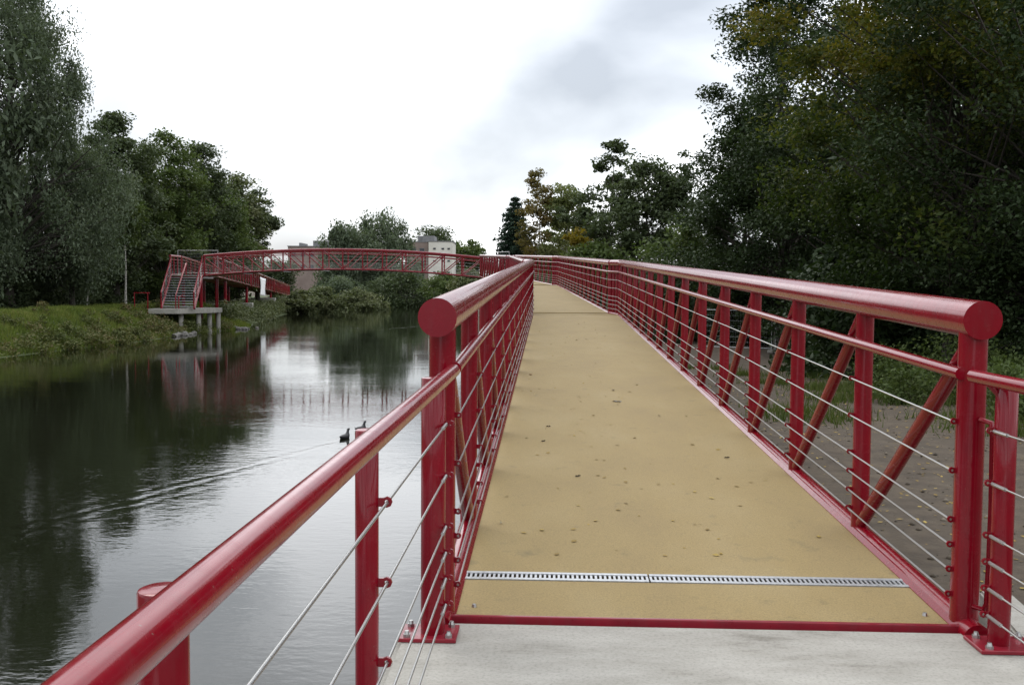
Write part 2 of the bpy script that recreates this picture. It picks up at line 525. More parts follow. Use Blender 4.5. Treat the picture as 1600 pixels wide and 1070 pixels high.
def f(t, b):
    p = world_pos(t)
    at = nn(t, 'ShaderNodeAttribute', attribute_name='dirt')
    n1 = noise(t, p, 0.9, 7, 0.65)
    n2 = noise(t, p, 3.5, 9, 0.72)
    g = ramp(t, n1.outputs[0], [(0.3, (0.024, 0.036, 0.01)), (0.55, (0.05, 0.068, 0.016)), (0.75, (0.08, 0.082, 0.03))])
    d = ramp(t, n2.outputs[0], [(0.25, (0.028, 0.02, 0.012)), (0.5, (0.06, 0.044, 0.028)), (0.78, (0.105, 0.081, 0.053))])
    n3 = noise(t, p, 0.6, 5, 0.6)
    ad = nn(t, 'ShaderNodeMath', operation='MULTIPLY_ADD'); ad.inputs[1].default_value = 1.1
    t.links.new(n3.outputs[0], ad.inputs[0]); ad.inputs[2].default_value = -0.62
    sm = nn(t, 'ShaderNodeMath', operation='ADD', use_clamp=True)
    t.links.new(at.outputs['Fac'], sm.inputs[0]); t.links.new(ad.outputs[0], sm.inputs[1])
    mk = ramp(t, sm.outputs[0], [(0.4, (0, 0, 0)), (0.62, (1, 1, 1))])
    mx = nn(t, 'ShaderNodeMix', data_type='RGBA')
    t.links.new(mk.outputs[0], mx.inputs[0]); t.links.new(g.outputs[0], mx.inputs[6]); t.links.new(d.outputs[0], mx.inputs[7])
    t.links.new(mx.outputs[2], b.inputs['Base Color'])
    b.inputs['Roughness'].default_value = 0.95
    bump(t, b, n2.outputs[0], 0.8, 0.06)
M_GROUND = mat('earth_and_grass', f)
tag(obj('ground', gm, M_GROUND), kind='structure')

DUCKS = [((538-800)/FPX*22.6, 22.6), ((563-800)/FPX*23.9, 23.9)]
def f(t, b):
    p = world_pos(t)
    def mapped(sx, sy, rz=0.0):
        v = nn(t, 'ShaderNodeMapping'); v.inputs['Scale'].default_value = (sx, sy, 1); v.inputs['Rotation'].default_value = (0, 0, rz)
        t.links.new(p, v.inputs[0]); return v.outputs[0]
    def mul(a, k):
        m = nn(t, 'ShaderNodeMath', operation='MULTIPLY'); t.links.new(a, m.inputs[0])
        if isinstance(k, (int, float)): m.inputs[1].default_value = k
        else: t.links.new(k, m.inputs[1])
        return m.outputs[0]
    def add(a, k):
        m = nn(t, 'ShaderNodeMath', operation='ADD'); t.links.new(a, m.inputs[0])
        if isinstance(k, (int, float)): m.inputs[1].default_value = k
        else: t.links.new(k, m.inputs[1])
        return m.outputs[0]
    def fn(op, a, k=None):
        m = nn(t, 'ShaderNodeMath', operation=op); t.links.new(a, m.inputs[0])
        if k is not None: m.inputs[1].default_value = k
        return m.outputs[0]
    a = noise(t, mapped(0.9, 1.6, 0.3), 1.1, 3, 0.5)
    c = noise(t, mapped(2.2, 4.2, -0.15), 1.6, 3, 0.55)
    big = noise(t, mapped(0.12, 0.2), 1.0, 3, 0.6)
    patch = nn(t, 'ShaderNodeMapRange'); t.links.new(big.outputs[0], patch.inputs[0])
    patch.inputs[1].default_value = 0.38; patch.inputs[2].default_value = 0.68; patch.inputs[3].default_value = 0.35; patch.inputs[4].default_value = 1.2
    fine = noise(t, mapped(5.5, 9.0, 0.2), 1.5, 2, 0.5)
    h = add(add(mul(a.outputs[0], 0.5), mul(c.outputs[0], 0.42)), mul(fine.outputs[0], 0.16))
    h = mul(h, patch.outputs[0])
    sx = nn(t, 'ShaderNodeSeparateXYZ'); t.links.new(p, sx.inputs[0])
    calm = nn(t, 'ShaderNodeMapRange'); t.links.new(sx.outputs[1], calm.inputs[0])
    calm.inputs[1].default_value = 18; calm.inputs[2].default_value = 50; calm.inputs[3].default_value = 1.0; calm.inputs[4].default_value = 0.4
    h = mul(h, calm.outputs[0])
    # bow waves trailing behind the two birds (real relief of the water surface)
    x0, y0 = W2(*DUCKS[0])
    xf, yf = W2((585-800)/FPX*78, 78.0)
    for (x0, y0, ang, sd_, amp, fq) in ((x0, y0, R(248), 1, 1.0, 15.0), (x0, y0, R(284), -1, 0.5, 15.0), (xf, yf, R(125), -1, 3.0, 5.0), (xf, yf, R(72), 1, 3.0, 5.0)):
        ca, sa = math.cos(ang), math.sin(ang)
        ux = add(sx.outputs[0], -x0); uy = add(sx.outputs[1], -y0)
        along = add(mul(ux, ca), mul(uy, sa))
        acr = mul(add(mul(ux, -sa), mul(uy, ca)), sd_)
        wv = fn('SINE', add(mul(add(acr, mul(along, 0.04)), fq), mul(a.outputs[0], 7.0)))
        wid = add(mul(along, 0.20), 0.12)
        q = nn(t, 'ShaderNodeMath', operation='DIVIDE'); t.links.new(acr, q.inputs[0]); t.links.new(fn('MAXIMUM', wid, 0.05), q.inputs[1])
        ab = fn('ABSOLUTE', add(q.outputs[0], -0.4))
        env = fn('MAXIMUM', add(mul(ab, -1.6), 1.0), 0.0)
        on = nn(t, 'ShaderNodeMapRange'); t.links.new(along, on.inputs[0])
        on.inputs[1].default_value = 0; on.inputs[2].default_value = 0.6
        off = nn(t, 'ShaderNodeMapRange'); t.links.new(along, off.inputs[0])
        off.inputs[1].default_value = 5; off.inputs[2].default_value = 13; off.inputs[3].default_value = 1; off.inputs[4].default_value = 0
        wk = mul(mul(mul(mul(wv, env), mul(on.outputs[0], off.outputs[0])), 0.55*amp), fn('POWER', c.outputs[0], 2.0))
        h = add(h, wk)
    bp = bump(t, b, h, 0.10, 0.10)
    b.inputs['Base Color'].default_value = (0.007, 0.008, 0.004, 1)
    b.inputs['Roughness'].default_value = 0.03
    b.inputs['IOR'].default_value = 1.47
    b.inputs['Specular IOR Level'].default_value = 0.5
M_WATER = mat('river_water', f)
wy = np.array([-80, -20, 0, 10, 20, 30, 40, 46, 54, 62, 68, 76, 82, 100, 117, 142, 170, 200, 230, 250, 284, 300, 310])
wv = []
for y in wy:
    wv += [(lb(y)-3, y, WATER), (rb(y)+1.0, y, WATER)]
wf = [(2*i, 2*i+1, 2*i+3, 2*i+2) for i in range(len(wy)-1)]
tag(obj('river_water', mesh('river_water', wv, wf), M_WATER), kind='structure')

# ------------------------------------------------------------------ abutment and near approach
ab = empty('abutment', (0.9, 2.3, 0), 'pale stained concrete abutment slab in front of the yellow deck', 'abutment')
prism('slab', [(-0.68, -2.0), (2.62, -2.0), (2.62, 4.30), (2.50, 4.64), (-0.60, 4.64), (-0.68, 4.55)], -0.30, 0.0, M_CONC, ab, 0.03)
prism('support_wall', [(-0.62, -2.0), (2.5, -2.0), (2.5, 4.58), (-0.56, 4.58), (-0.62, 4.5)], -2.6, -0.304, M_CONC, ab)
prism('side_kerb', [(2.22, 4.648), (2.42, 4.648), (2.50, 5.35), (2.34, 5.35)], -0.6, -0.015, M_CONC, ab, 0.012)

# ------------------------------------------------------------------ steel truss sections
HR, HC, RP, RC = 1.21, 1.465, 0.055, 0.09
CAB = [0.98, 0.745, 0.51, 0.39, 0.27, 0.15]
def eyelet_me():
    if 'eye' in CACHE:
        return CACHE['eye']
    bm = bmesh.new()
    # flat lug with a ring at its tip, pointing along +x, lying in the xz plane
    seg = 8
    for i in range(seg):
        a0, a1 = 2*math.pi*i/seg, 2*math.pi*(i+1)/seg
        vsx = []
        for a in (a0, a1):
            for r_, yo in ((0.007, -0.005), (0.016, -0.005), (0.016, 0.005), (0.007, 0.005)):
                vsx.append(bm.verts.new((0.026+r_*math.cos(a), yo, r_*math.sin(a))))
        for k in range(4):
            k2 = (k+1) % 4
            bm.faces.new((vsx[k], vsx[k2], vsx[4+k2], vsx[4+k]))
    bmesh.ops.create_cube(bm, size=1, matrix=Matrix.Translation((0.005, 0, 0)) @ Matrix.Diagonal((0.024, 0.010, 0.026, 1)))
    me = bm_mesh('eyelet', bm); me.materials.append(M_RED)
    CACHE['eye'] = me
    return me
def truss(name, label, group, A, B, npan, width=2.394, zf=None, overhang=(0.17, 0.0), eyelets=False, gratings=False, nsub=1, cat='bridge'):
    """A, B: ground-plan ends of the deck's centre line at deck level (x,y,z)"""
    A, B = Vector(A), Vector(B)
    d = (B-A); dh = Vector((d.x, d.y, 0)); ln = dh.length
    u = dh.normalized(); side = Vector((u.y, -u.x, 0))     # to the right of travel
    if zf is None:
        zf = lambda s: A.z+(B.z-A.z)*s
    def P(s, lat, h):
        p = A+dh*s+side*lat
        return Vector((p.x, p.y, zf(s)+h))
    root = empty(name, A, label, cat, group)
    hw = width/2
    S = [i/npan for i in range(npan+1)]
    Sm = [0.0, 1.0] if nsub == 1 else [i/nsub for i in range(nsub+1)]
    def deck(s0, s1, nm='deck'):
        ss = [s for s in Sm if s0 < s < s1]
        ss = [s0]+ss+[s1]
        v, f = [], []
        for s in ss:
            for lat, h in ((-hw, 0), (hw, 0), (hw, -0.07), (-hw, -0.07)):
                v.append(P(s, lat, h)-A)
        for i in range(len(ss)-1):
            for k in range(4):
                k2 = (k+1) % 4
                f.append((4*i+k, 4*i+k2, 4*i+4+k2, 4*i+4+k))
        f.append((0, 1, 2, 3)); n = len(ss)*4; f.append((n-1, n-2, n-3, n-4))
        me = mesh(nm, v, f)
        bm = bmesh.new(); bm.from_mesh(me); bmesh.ops.recalc_face_normals(bm, faces=bm.faces); bm.to_mesh(me); bm.free()
        obj(nm, me, M_DECK, root, Matrix.Translation(A))
    if gratings:
        g0, g1 = (5.25-A.y)/ln, (5.385-A.y)/ln
        deck(0.0, g0, 'deck_strip'); deck(g1, 1.0)
        v = [P(g0, -hw, -0.03), P(g0, hw, -0.03), P(g1, hw, -0.03), P(g1, -hw, -0.03)]
        obj('drain_channel', mesh('ch', [q-A for q in v], [(0, 1, 2, 3)]), M_DARK, root, Matrix.Translation(A))
    else:
        deck(0.0, 1.0)
    e0, e1 = overhang[0]/ln, overhang[1]/ln
    Sx = [-e0]+Sm[1:-1]+[1+e1]
    lat_c = hw+0.06
    for sg in (-1, 1):
        lc = sg*lat_c
        pipe('top_chord', [P(s, lc, HC) for s in ([Sx[0]+(0.13/ln if (eyelets and sg > 0) else 0)]+Sx[1:])], RC, M_RED, root, 24)
        pipe('bottom_chord', [P(s, lc, -0.012) for s in ([0.0]+Sm[1:-1]+[1.0])], 0.062, M_RED, root, 14)
        # edge angle between deck and chord
        v, f = [], []
        for s in Sm:
            for lat, h in ((hw-0.012, -0.068), (hw-0.012, 0.004), (hw+0.010, 0.030), (hw+0.045, 0.040), (hw+0.045, -0.068)):
                v.append(P(s, sg*lat, h)-A)
        for i in range(len(Sm)-1):
            for k in range(5):
                k2 = (k+1) % 5
                f.append((5*i+k, 5*i+k2, 5*i+5+k2, 5*i+5+k))
        f.append((0, 1, 2, 3, 4)); n = 5*len(Sm); f.append((n-1, n-2, n-3, n-4, n-5))
        me = mesh('edge', v, f)
        bm = bmesh.new(); bm.from_mesh(me); bmesh.ops.recalc_face_normals(bm, faces=bm.faces); bm.to_mesh(me); bm.free()
        obj('edge_angle', me, M_RED, root, Matrix.Translation(A))
        hl = sg*(hw-0.005)
        hs = [0.02/ln]+Sm[1:-1]+[1-0.02/ln]
        pipe('handrail', [P(s, hl, HR) for s in hs], 0.030, M_RED, root, 12)
        cl = sg*(hw-0.022)
        cable_lat = sg*(lat_c-RP-0.026)
        for h in CAB:
            pipe('cable', [P(s, cable_lat, h) for s in ([0.05/ln]+Sm[1:-1]+[1-0.05/ln])], 0.005, M_STEEL, root, 6)
        for i, s in enumerate(S):
            s_ = min(max(s, 0.06/ln), 1-0.06/ln)
            endp = i in (0, npan)
            po = rod('end_post' if endp else 'post', P(s_, lc, 0.02), P(s_, lc, HC-0.02), RP*1.18 if endp else RP, M_RED, root, 16)
            if i % 1 == 0 and eyelets:
                for h in CAB:
                    wm = Matrix.Translation(P(s_, sg*(lat_c-RP+0.002), h)) @ Matrix.Rotation(math.atan2(-sg*side.y, -sg*side.x), 4, 'Z')
                    obj('cable_eyelet', eyelet_me(), None, po, wm)
                # bracket arm carrying the handrail
                rod('rail_bracket', P(s_, sg*(lat_c-0.03), HR-0.05), P(s_, hl, HR-0.012), 0.010, M_RED, po, 8)
            if i < npan:
                s2 = S[i+1]
                if (0.5 < (i+0.5)/npan) and nsub > 1:
                    a_, b_ = P(s, lc, 0.03), P(s2, lc, HC-0.05)
                else:
                    a_, b_ = P(s2, lc, 0.03), P(s, lc, HC-0.05)
                rod('diagonal', a_, b_, 0.040, M_RED, root, 12)
    # cross beams under the deck
    for i, s in enumerate(S):
        if i % 2 == 0:
            s_ = min(max(s, 0.06/ln), 1-0.06/ln)
            rod('cross_beam', P(s_, -lat_c, -0.085), P(s_, lat_c, -0.085), 0.045, M_RED, root, 8)
    return root, P

Y0 = 4.673
XC = (1.943-0.4517)/2
SL = 0.0362
ramp1, P1 = truss('ramp_section', 'nearest long red steel ramp with yellow deck and steel cables', 'ramp sections climbing to the arch bridge',
                  (XC, Y0, 0.0), (XC, Y0+23.25, SL*23.25), 14, eyelets=True, gratings=True)
# nose angle at the foot of the ramp
box('nose_angle', (XC, Y0-0.012, 0.0), (2.46, 0.022, 0.05), M_RED2, ramp1, 0, 0.004)
for sx_ in (-0.36, 1.86):
    rod('deck_bolt', (sx_, Y0+0.17, 0.004), (sx_, Y0+0.17, 0.020), 0.014, M_STEEL, ramp1, 8, r2=0.010)
# shoes closing the bottom chords
for sg in (-1, 1):
    rod('chord_shoe', P1(0, sg*(1.197+0.06), -0.012)+Vector((0, -0.10, 0)), P1(0, sg*(1.197+0.06), -0.012)+Vector((0, 0.02, 0)), 0.066, M_RED, ramp1, 16)
z1 = SL*23.25
kR2a, kR2b = W2(2.81, 28.95), W2(2.36, 52.0)
def centre_from_right(a, b, za, zb, width=2.394):
    a, b = Vector((*a, 0)), Vector((*b, 0))
    u = (b-a).normalized(); s = Vector((u.y, -u.x, 0))
    a2, b2 = a-s*(width/2), b-s*(width/2)
    return Vector((a2.x, a2.y, za)), Vector((b2.x, b2.y, zb))
A2, B2 = centre_from_right(kR2a, kR2b, z1+0.03, 1.72)
ramp2, P2 = truss('ramp_section', 'second red steel ramp beyond the first bend of the walkway', 'ramp sections climbing to the arch bridge', A2, B2, 14, overhang=(0.1, 0.1))
A3, B3 = centre_from_right(W2(2.13, 53.0), W2(0.18, 70.0), 1.75, 2.33)
ramp3, P3 = truss('ramp_section', 'third and highest red ramp leading to the arch bridge landing', 'ramp sections climbing to the arch bridge', A3, B3, 10, overhang=(0.1, 0.1))

def landing(name, label, poly, z, rails, parent_cols=()):
    root = empty(name, (poly[0][0], poly[0][1], z), label, 'landing')
    prism('deck', poly, z-0.08, z, M_DECK, root)
    prism('frame', [(sum(p[0] for p in poly)/len(poly)*(0.05)+p[0]*0.95, sum(p[1] for p in poly)/len(poly)*0.05+p[1]*0.95) for p in poly], z-0.24, z-0.083, M_RED, root)
    for pl in rails:
        pl = [Vector((p[0], p[1], z)) for p in pl]
        pipe('top_chord', [p+Vector((0, 0, HC)) for p in pl], RC, M_RED, root, 14)
        pipe('handrail', [p+Vector((0, 0, HR-0.02)) for p in pl], 0.03, M_RED, root, 8)
        pipe('bottom_chord', [p+Vector((0, 0, 0.06)) for p in pl], 0.055, M_RED, root, 10)
        for h in CAB:
            pipe('cable', [p+Vector((0, 0, h)) for p in pl], 0.006, M_STEEL, root, 5)
        for a, b in zip(pl[:-1], pl[1:]):
            n = max(1, int(round((b-a).length/0.8)))
            for i in range(n+1):
                p = a.lerp(b, i/n)
                rod('post', p+Vector((0, 0, -0.05)), p+Vector((0, 0, HC)), 0.05, M_RED, root, 10)
    for c in parent_cols:
        g = float(hz(c[0], c[1]))
        rod('column', (c[0], c[1], min(g, WATER)-0.6), (c[0], c[1], z-0.23), 0.13, M_RED, root, 14)
    return root
# small bend landings between the ramps
def bend(label, Pa, Pb, za):
    L0, R0 = Pa(1, -1.197, 0), Pa(1, 1.197, 0)
    L1, R1 = Pb(0, -1.197, 0), Pb(0, 1.197, 0)
    poly = [(p.x, p.y) for p in (L0+(L1-L0)*0.012, R0+(R1-R0)*0.012, R0+(R1-R0)*0.988, L0+(L1-L0)*0.988)]
    mid = (L0+R0+L1+R1)/4
    root = empty('bend_plate', (mid.x, mid.y, za), label, 'landing')
    prism('deck', poly, za-0.07, za-0.004, M_DECK, root)
    for sg in (-1, 1):
        a, b = Pa(1, sg*1.257, 0), Pb(0, sg*1.257, 0)
        pipe('top_chord', [a+Vector((0, 0, HC)), b+Vector((0, 0, HC))], RC*0.985, M_RED, root, 14)
        pipe('handrail', [Pa(1, sg*1.192, HR), Pb(0, sg*1.192, HR)], 0.0295, M_RED, root, 8)
        pipe('bottom_chord', [a+Vector((0, 0, -0.012)), b+Vector((0, 0, -0.012))], 0.061, M_RED, root, 12)
        for h in CAB:
            pipe('cable', [Pa(1, sg*1.176, h), Pb(0, sg*1.176, h)], 0.005, M_STEEL, root, 6)
        for k in (0.33, 0.66):
            p = a.lerp(b, k)
            rod('post', p, p+Vector((0, 0, HC)), 0.045, M_RED, root, 12)
        for k in (0.25, 0.75):
            p = a.lerp(b, k)
            rod('column', (p.x, p.y, WATER-1.6), (p.x, p.y, za-0.13), 0.11, M_RED, root, 12)
    rod('cross_head', (Pa(1, -1.25, 0).lerp(Pb(0, -1.25, 0), .5))+Vector((0, 0, -0.2)), (Pa(1, 1.25, 0).lerp(Pb(0, 1.25, 0), .5))+Vector((0, 0, -0.2)), 0.09, M_RED, root, 10)
bend('short yellow bend plate joining the nearest and second ramps', P1, P2, z1+0.012)
bend('short yellow bend plate joining the second and third ramps', P2, P3, 1.735)

ZL = 2.33
pR, pL = P3(1, 1.2, 0), P3(1, -1.2, 0)
c_out = [W2(-0.14, 72.0), W2(-0.35, 75.2), W2(-2.25, 77.5)]
landing('landing_platform', 'right landing where the highest ramp turns onto the arch bridge',
        [(pR.x, pR.y+0.03), c_out[0], c_out[1], c_out[2], W2(-2.25, 75.0), (pL.x, pL.y+0.03)], ZL,
        [[(pR.x, pR.y+0.1), c_out[0], c_out[1], c_out[2]], [(pL.x, pL.y+0.1), W2(-2.28, 74.9)]], [W2(-0.8, 72.0), W2(-1.0, 75.5), W2(-2.2, 76)])
# arch bridge, right bank to left bank
Aa, Ba = W3(-2.33, 76.2, ZL), W3(-23.4, 76.2, ZL)
arch, PA = truss('arch_bridge', 'red arched footbridge crossing the river in the background', None, Aa, Ba, 14, zf=lambda s: ZL+0.55*4*s*(1-s), overhang=(0.0, 0.0), nsub=20)

# left landing with stairs, columns
landing('landing_platform', 'left landing at the head of the stairs and arch bridge',
        [W2(-26.0, 75.0), W2(-23.42, 75.0), W2(-23.42, 77.7), W2(-26.0, 77.7)], ZL,
        [[W2(-26.0, 75.1), W2(-26.0, 77.6)]],
        [W2(-23.6, 74.9), W2(-23.1, 77.2), W2(-25.7, 77.2)])
ZS = -0.12
slab = empty('stair_foundation', W3(-24.5, 72, ZS), 'concrete slab on round piles standing at the water under the stairs', 'foundation')
prism('slab', [W2(-25.9, 70.2), W2(-23.8, 70.2), W2(-22.2, 73.6), W2(-22.2, 75.6), W2(-26.2, 75.6)], ZS-0.36, ZS, M_CONC, slab, 0.03)
for xc, yc in ((-23.9, 71.2), (-23.1, 72.7), (-22.7, 74.0), (-22.4, 75.2), (-25.8, 74.5)):
    p = W3(xc, yc, ZS-0.363)
    rod('pile', (p.x, p.y, WATER-1.2), p, 0.17, M_CONC, slab, 14)
st = empty('stairs', W3(-24.6, 71.4, ZS), 'red open staircase with pale treads climbing to the arch bridge', 'stairs')
NS = 13
for i in range(NS):
    k = (i+1)/NS
    yc = 71.4+i*0.285
    p = W3(-24.12-0.6*i/NS, yc, ZS+(ZL-ZS)*k-0.02)
    box('tread', p, (2.2, 0.27, 0.04), M_GALV, st, YAW)
for xc in (-25.9, -23.54):
    a, b = W3(xc+0.6, 71.2, ZS+0.02), W3(xc, 75.05, ZL+0.02)
    pipe('stringer', [a, b], 0.085, M_RED, st, 10)
    a2, b2 = W3(xc+0.6, 71.15, ZS), W3(xc, 75.0, ZL)
    pipe('top_rail', [a2+Vector((0, 0, 1.15)), b2+Vector((0, 0, 1.25)), b2+Vector((0, 0, 1.46))], 0.05, M_RED, st, 10)
    for h in (0.25, 0.5, 0.75, 0.95):
        pipe('cable', [a2+Vector((0, 0, h)), b2+Vector((0, 0, h))], 0.007, M_STEEL, st, 5)
    for k in (0.0, 0.33, 0.66, 1.0):
        p = a2.lerp(b2, k)
        rod('post', p, p+Vector((0, 0, 1.15+0.1*k)), 0.05, M_RED, st, 10)
pipe('middle_rail', [W3(-24.2, 71.0, ZS), W3(-24.2, 71.0, ZS+0.95), W3(-24.75, 75.0, ZL+0.9), W3(-24.75, 75.0, ZL)], 0.035, M_RED, st, 8)
pipe('middle_rail', [W3(-23.95, 70.9, ZS), W3(-23.95, 70.9, ZS+0.85), W3(-23.95, 71.7, ZS+0.95)], 0.035, M_RED, st, 8)
br = empty('barrier_rail', W3(-26.8, 70.8, ZS), 'low red barrier rail left of the stairs on the far bank', 'barrier')
pipe('rail', [W3(-25.95, 70.7, ZS+1.12), W3(-27.1, 70.7, ZS+1.12)], 0.035, M_RED, br, 8)
for xc in (-26.1, -27.05):
    p = W3(xc, 70.7, 0); rod('post', (p.x, p.y, ZS-0.5), (p.x, p.y, ZS+1.12), 0.04, M_RED, br, 8)

# long ramp descending along the left bank
dirL = Vector((-math.sin(0.141), math.cos(0.141)))
st0 = Vector((-23.55, 78.0))
zc = ZL
names = ['near', 'middle', 'far']
for k, lab in enumerate(['red ramp on the far bank, section next to the stairs landing', 'red ramp on the far bank, section with the hanging white banner', 'red ramp on the far bank, lowest and farthest section']):
    a = st0+dirL*(24.0*k); b = a+dirL*23.1
    za, zb = ZL-0.031*24.0*k, ZL-0.031*(24.0*k+23.1)
    Aq, Bq = centre_from_right(W2(a.x, a.y), W2(b.x, b.y), za, zb)
    rr, PP = truss('bank_ramp', lab, 'ramp sections on the far bank', Aq, Bq, 12, overhang=(0.15, 0.15))
    if k == 1:
        PB = PP
    for s in ((0.35, 0.99) if k == 0 else (0.99,)):
        for lat in (-0.9, 0.9):
            p = PP(s, lat, -0.1); g = min(float(hz(p.x, p.y)), p.z-0.1)
            rod('column', (p.x, p.y, g-0.6), p, 0.14, M_RED, rr, 12)
        p = PP(s, 0, 0); g = float(hz(p.x, p.y))
        if p.z-g > 0.7:
            box('column_pad', (p.x, p.y, g+0.12), (3.0, 1.0, 0.5), M_CONC, rr, 0.15, 0.02)
bn = PB(0.42, 1.32, 0)
bn_o = empty('banner', bn, 'white cloth banner hanging from the far bank ramp railing', 'banner')
bw = []
bf = []
nbx, nbz = 5, 10
for j in range(nbz+1):
    for i in range(nbx+1):
        s = 0.22+(i/nbx-0.5)*1.1/23.1*4
        p = PB(0.42, 1.36+0.05*math.sin(i*1.7+j*0.4)+0.02*j/nbz, 1.15-2.0*j/nbz) + (PB(0.3, 0, 0)-PB(0.2, 0, 0)).normalized()*((i/nbx-0.5)*(5.6-0.6*j/nbz))
        bw.append(p-bn)
for j in range(nbz):
    for i in range(nbx):
        a = j*(nbx+1)+i
        bf.append((a, a+1, a+nbx+2, a+nbx+1))
bo = obj('cloth', mesh('cloth', bw, bf, True), M_WHITE, bn_o, Matrix.Translation(bn))
sm_ = bo.modifiers.new('s', 'SOLIDIFY'); sm_.thickness = 0.01
np_ = empty('notice_board', W3(-1.02, 71.6, ZL+0.55), 'small white notice board fixed to the right landing railing', 'sign')
box('board', W3(-1.06, 73.5, ZL+0.95), (0.32, 0.02, 0.72), M_WHITE, np_, YAW, 0.004)
box('backing', W3(-1.06, 73.53, ZL+0.95), (0.06, 0.03, 0.9), M_GALV, np_, YAW)

# ------------------------------------------------------------------ near approach railings
def railing(name, label, xr, xp, ys, y_end, first_big):
    root = empty(name, (xp, ys[-1], 0), label, 'railing', 'approach railings')
    s = 1 if xp > xr else -1
    pipe('handrail', [(xr, y_end, HR), (xr, ys[0]+0.14, HR)], 0.031, M_RED, root, 20)
    for i, y in enumerate(ys):
        big = i == 0 and first_big
        r = (0.056 if xp < 0 else 0.047) if big else 0.034
        po = rod('post', (xp, y, 0.012 if i == 0 else -0.06), (xp, y, HR-0.02), r, M_RED, root, 24, bev=0.006)
        rod('rail_bracket', (xp-s*r*0.7, y, HR-0.075), (xr+s*0.006, y, HR-0.022), 0.012, M_RED, po, 10)
        for h in CAB:
            wm = Matrix.Translation((xp-s*(r-0.002), y, h)) @ Matrix.Rotation(0 if s < 0 else math.pi, 4, 'Z')
            obj('cable_eyelet', eyelet_me(), None, po, wm)
        if i == 0:
            bp = box('base_plate', (xp+s*0.02, y, 0.010), (0.27, 0.20, 0.018), M_RED2, po, 0, 0.003)
            for bx_ in (-0.09, 0.10):
                for by_ in (-0.07, 0.07):
                    rod('bolt', (xp+s*0.02+bx_, y+by_, 0.018), (xp+s*0.02+bx_, y+by_, 0.032), 0.017, M_STEEL, bp, 6)
                    rod('bolt_cap', (xp+s*0.02+bx_, y+by_, 0.032), (xp+s*0.02+bx_, y+by_, 0.046), 0.0125, M_STEEL, bp, 10, r2=0.009)
    xcab = xp-s*(0.034+0.026)
    for h in CAB:
        pipe('cable', [(xcab, y_end, h), (xcab, ys[1], h), (xcab-s*0.0, ys[0]-0.03, h)], 0.0046, M_STEEL, root, 8)
        rod('cable_terminal', (xcab, ys[0]-0.15, h), (xcab, ys[0]-0.02, h), 0.0085, M_STEEL, root, 8)
    return root
rl = railing('approach_railing', 'left red approach railing beside the water, nearest the viewer', -0.443, -0.520, [4.44, 2.80, 1.30], -0.4, True)
rr_ = railing('approach_railing', 'right red approach railing ending at the frame edge', 1.945, 2.035, [4.44, 2.80, 1.30], 0.4, True)
# slender closing loops either side of the movement gap
for s, xa, xb in ((1, 2.07, 1.995),):
    pipe('end_loop', [(xa-0.02, 4.50, 0.98), (xa-0.03, 4.545, 0.975), (xa-0.03, 4.555, 0.94), (xa-0.03, 4.555, 0.13), (xa-0.02, 4.54, 0.10), (xa, 4.48, 0.10)], 0.013, M_RED, rr_, 8)
    pipe('end_loop', [(xb+0.02, 4.66, 1.0), (xb+0.055, 4.62, 0.99), (xb+0.06, 4.615, 0.95), (xb+0.06, 4.615, 0.14), (xb+0.055, 4.63, 0.11), (xb+0.02, 4.68, 0.11)], 0.013, M_RED, ramp1, 8)
pipe('end_loop', [(-0.54, 4.50, 0.98), (-0.55, 4.545, 0.975), (-0.55, 4.555, 0.94), (-0.55, 4.555, 0.13), (-0.54, 4.54, 0.10), (-0.52, 4.48, 0.10)], 0.013, M_RED, rl, 8)

# drain gratings
def grating(label, x0, x1):
    y0, y1, = 5.255, 5.380
    zc_ = SL*(5.3175-Y0)
    root = empty('drain_grating', ((x0+x1)/2, y0, zc_), label, 'drain', 'drain gratings across the deck')
    rx = math.atan(SL)
    for yy_, wd in ((y0+0.014, 0.028), (y1-0.014, 0.028)):
        box('grating_rail', ((x0+x1)/2, yy_, SL*(yy_-Y0)+0.001), (x1-x0-0.004, wd, 0.010), M_GALV, root, 0, 0.001, rx)
    n = int(round((x1-x0)/0.0255))
    for i in range(n+1):
        x = x0+0.008+(x1-x0-0.016)*i/n
        box('grating_bar', (x, (y0+y1)/2, zc_-0.0015), (0.0125, y1-y0-0.058, 0.008), M_GALV, root, 0, 0.0, rx)
grating('left steel drain grating set across the yellow deck', -0.446, 0.555)
grating('right steel drain grating set across the yellow deck', 0.560, 1.938)

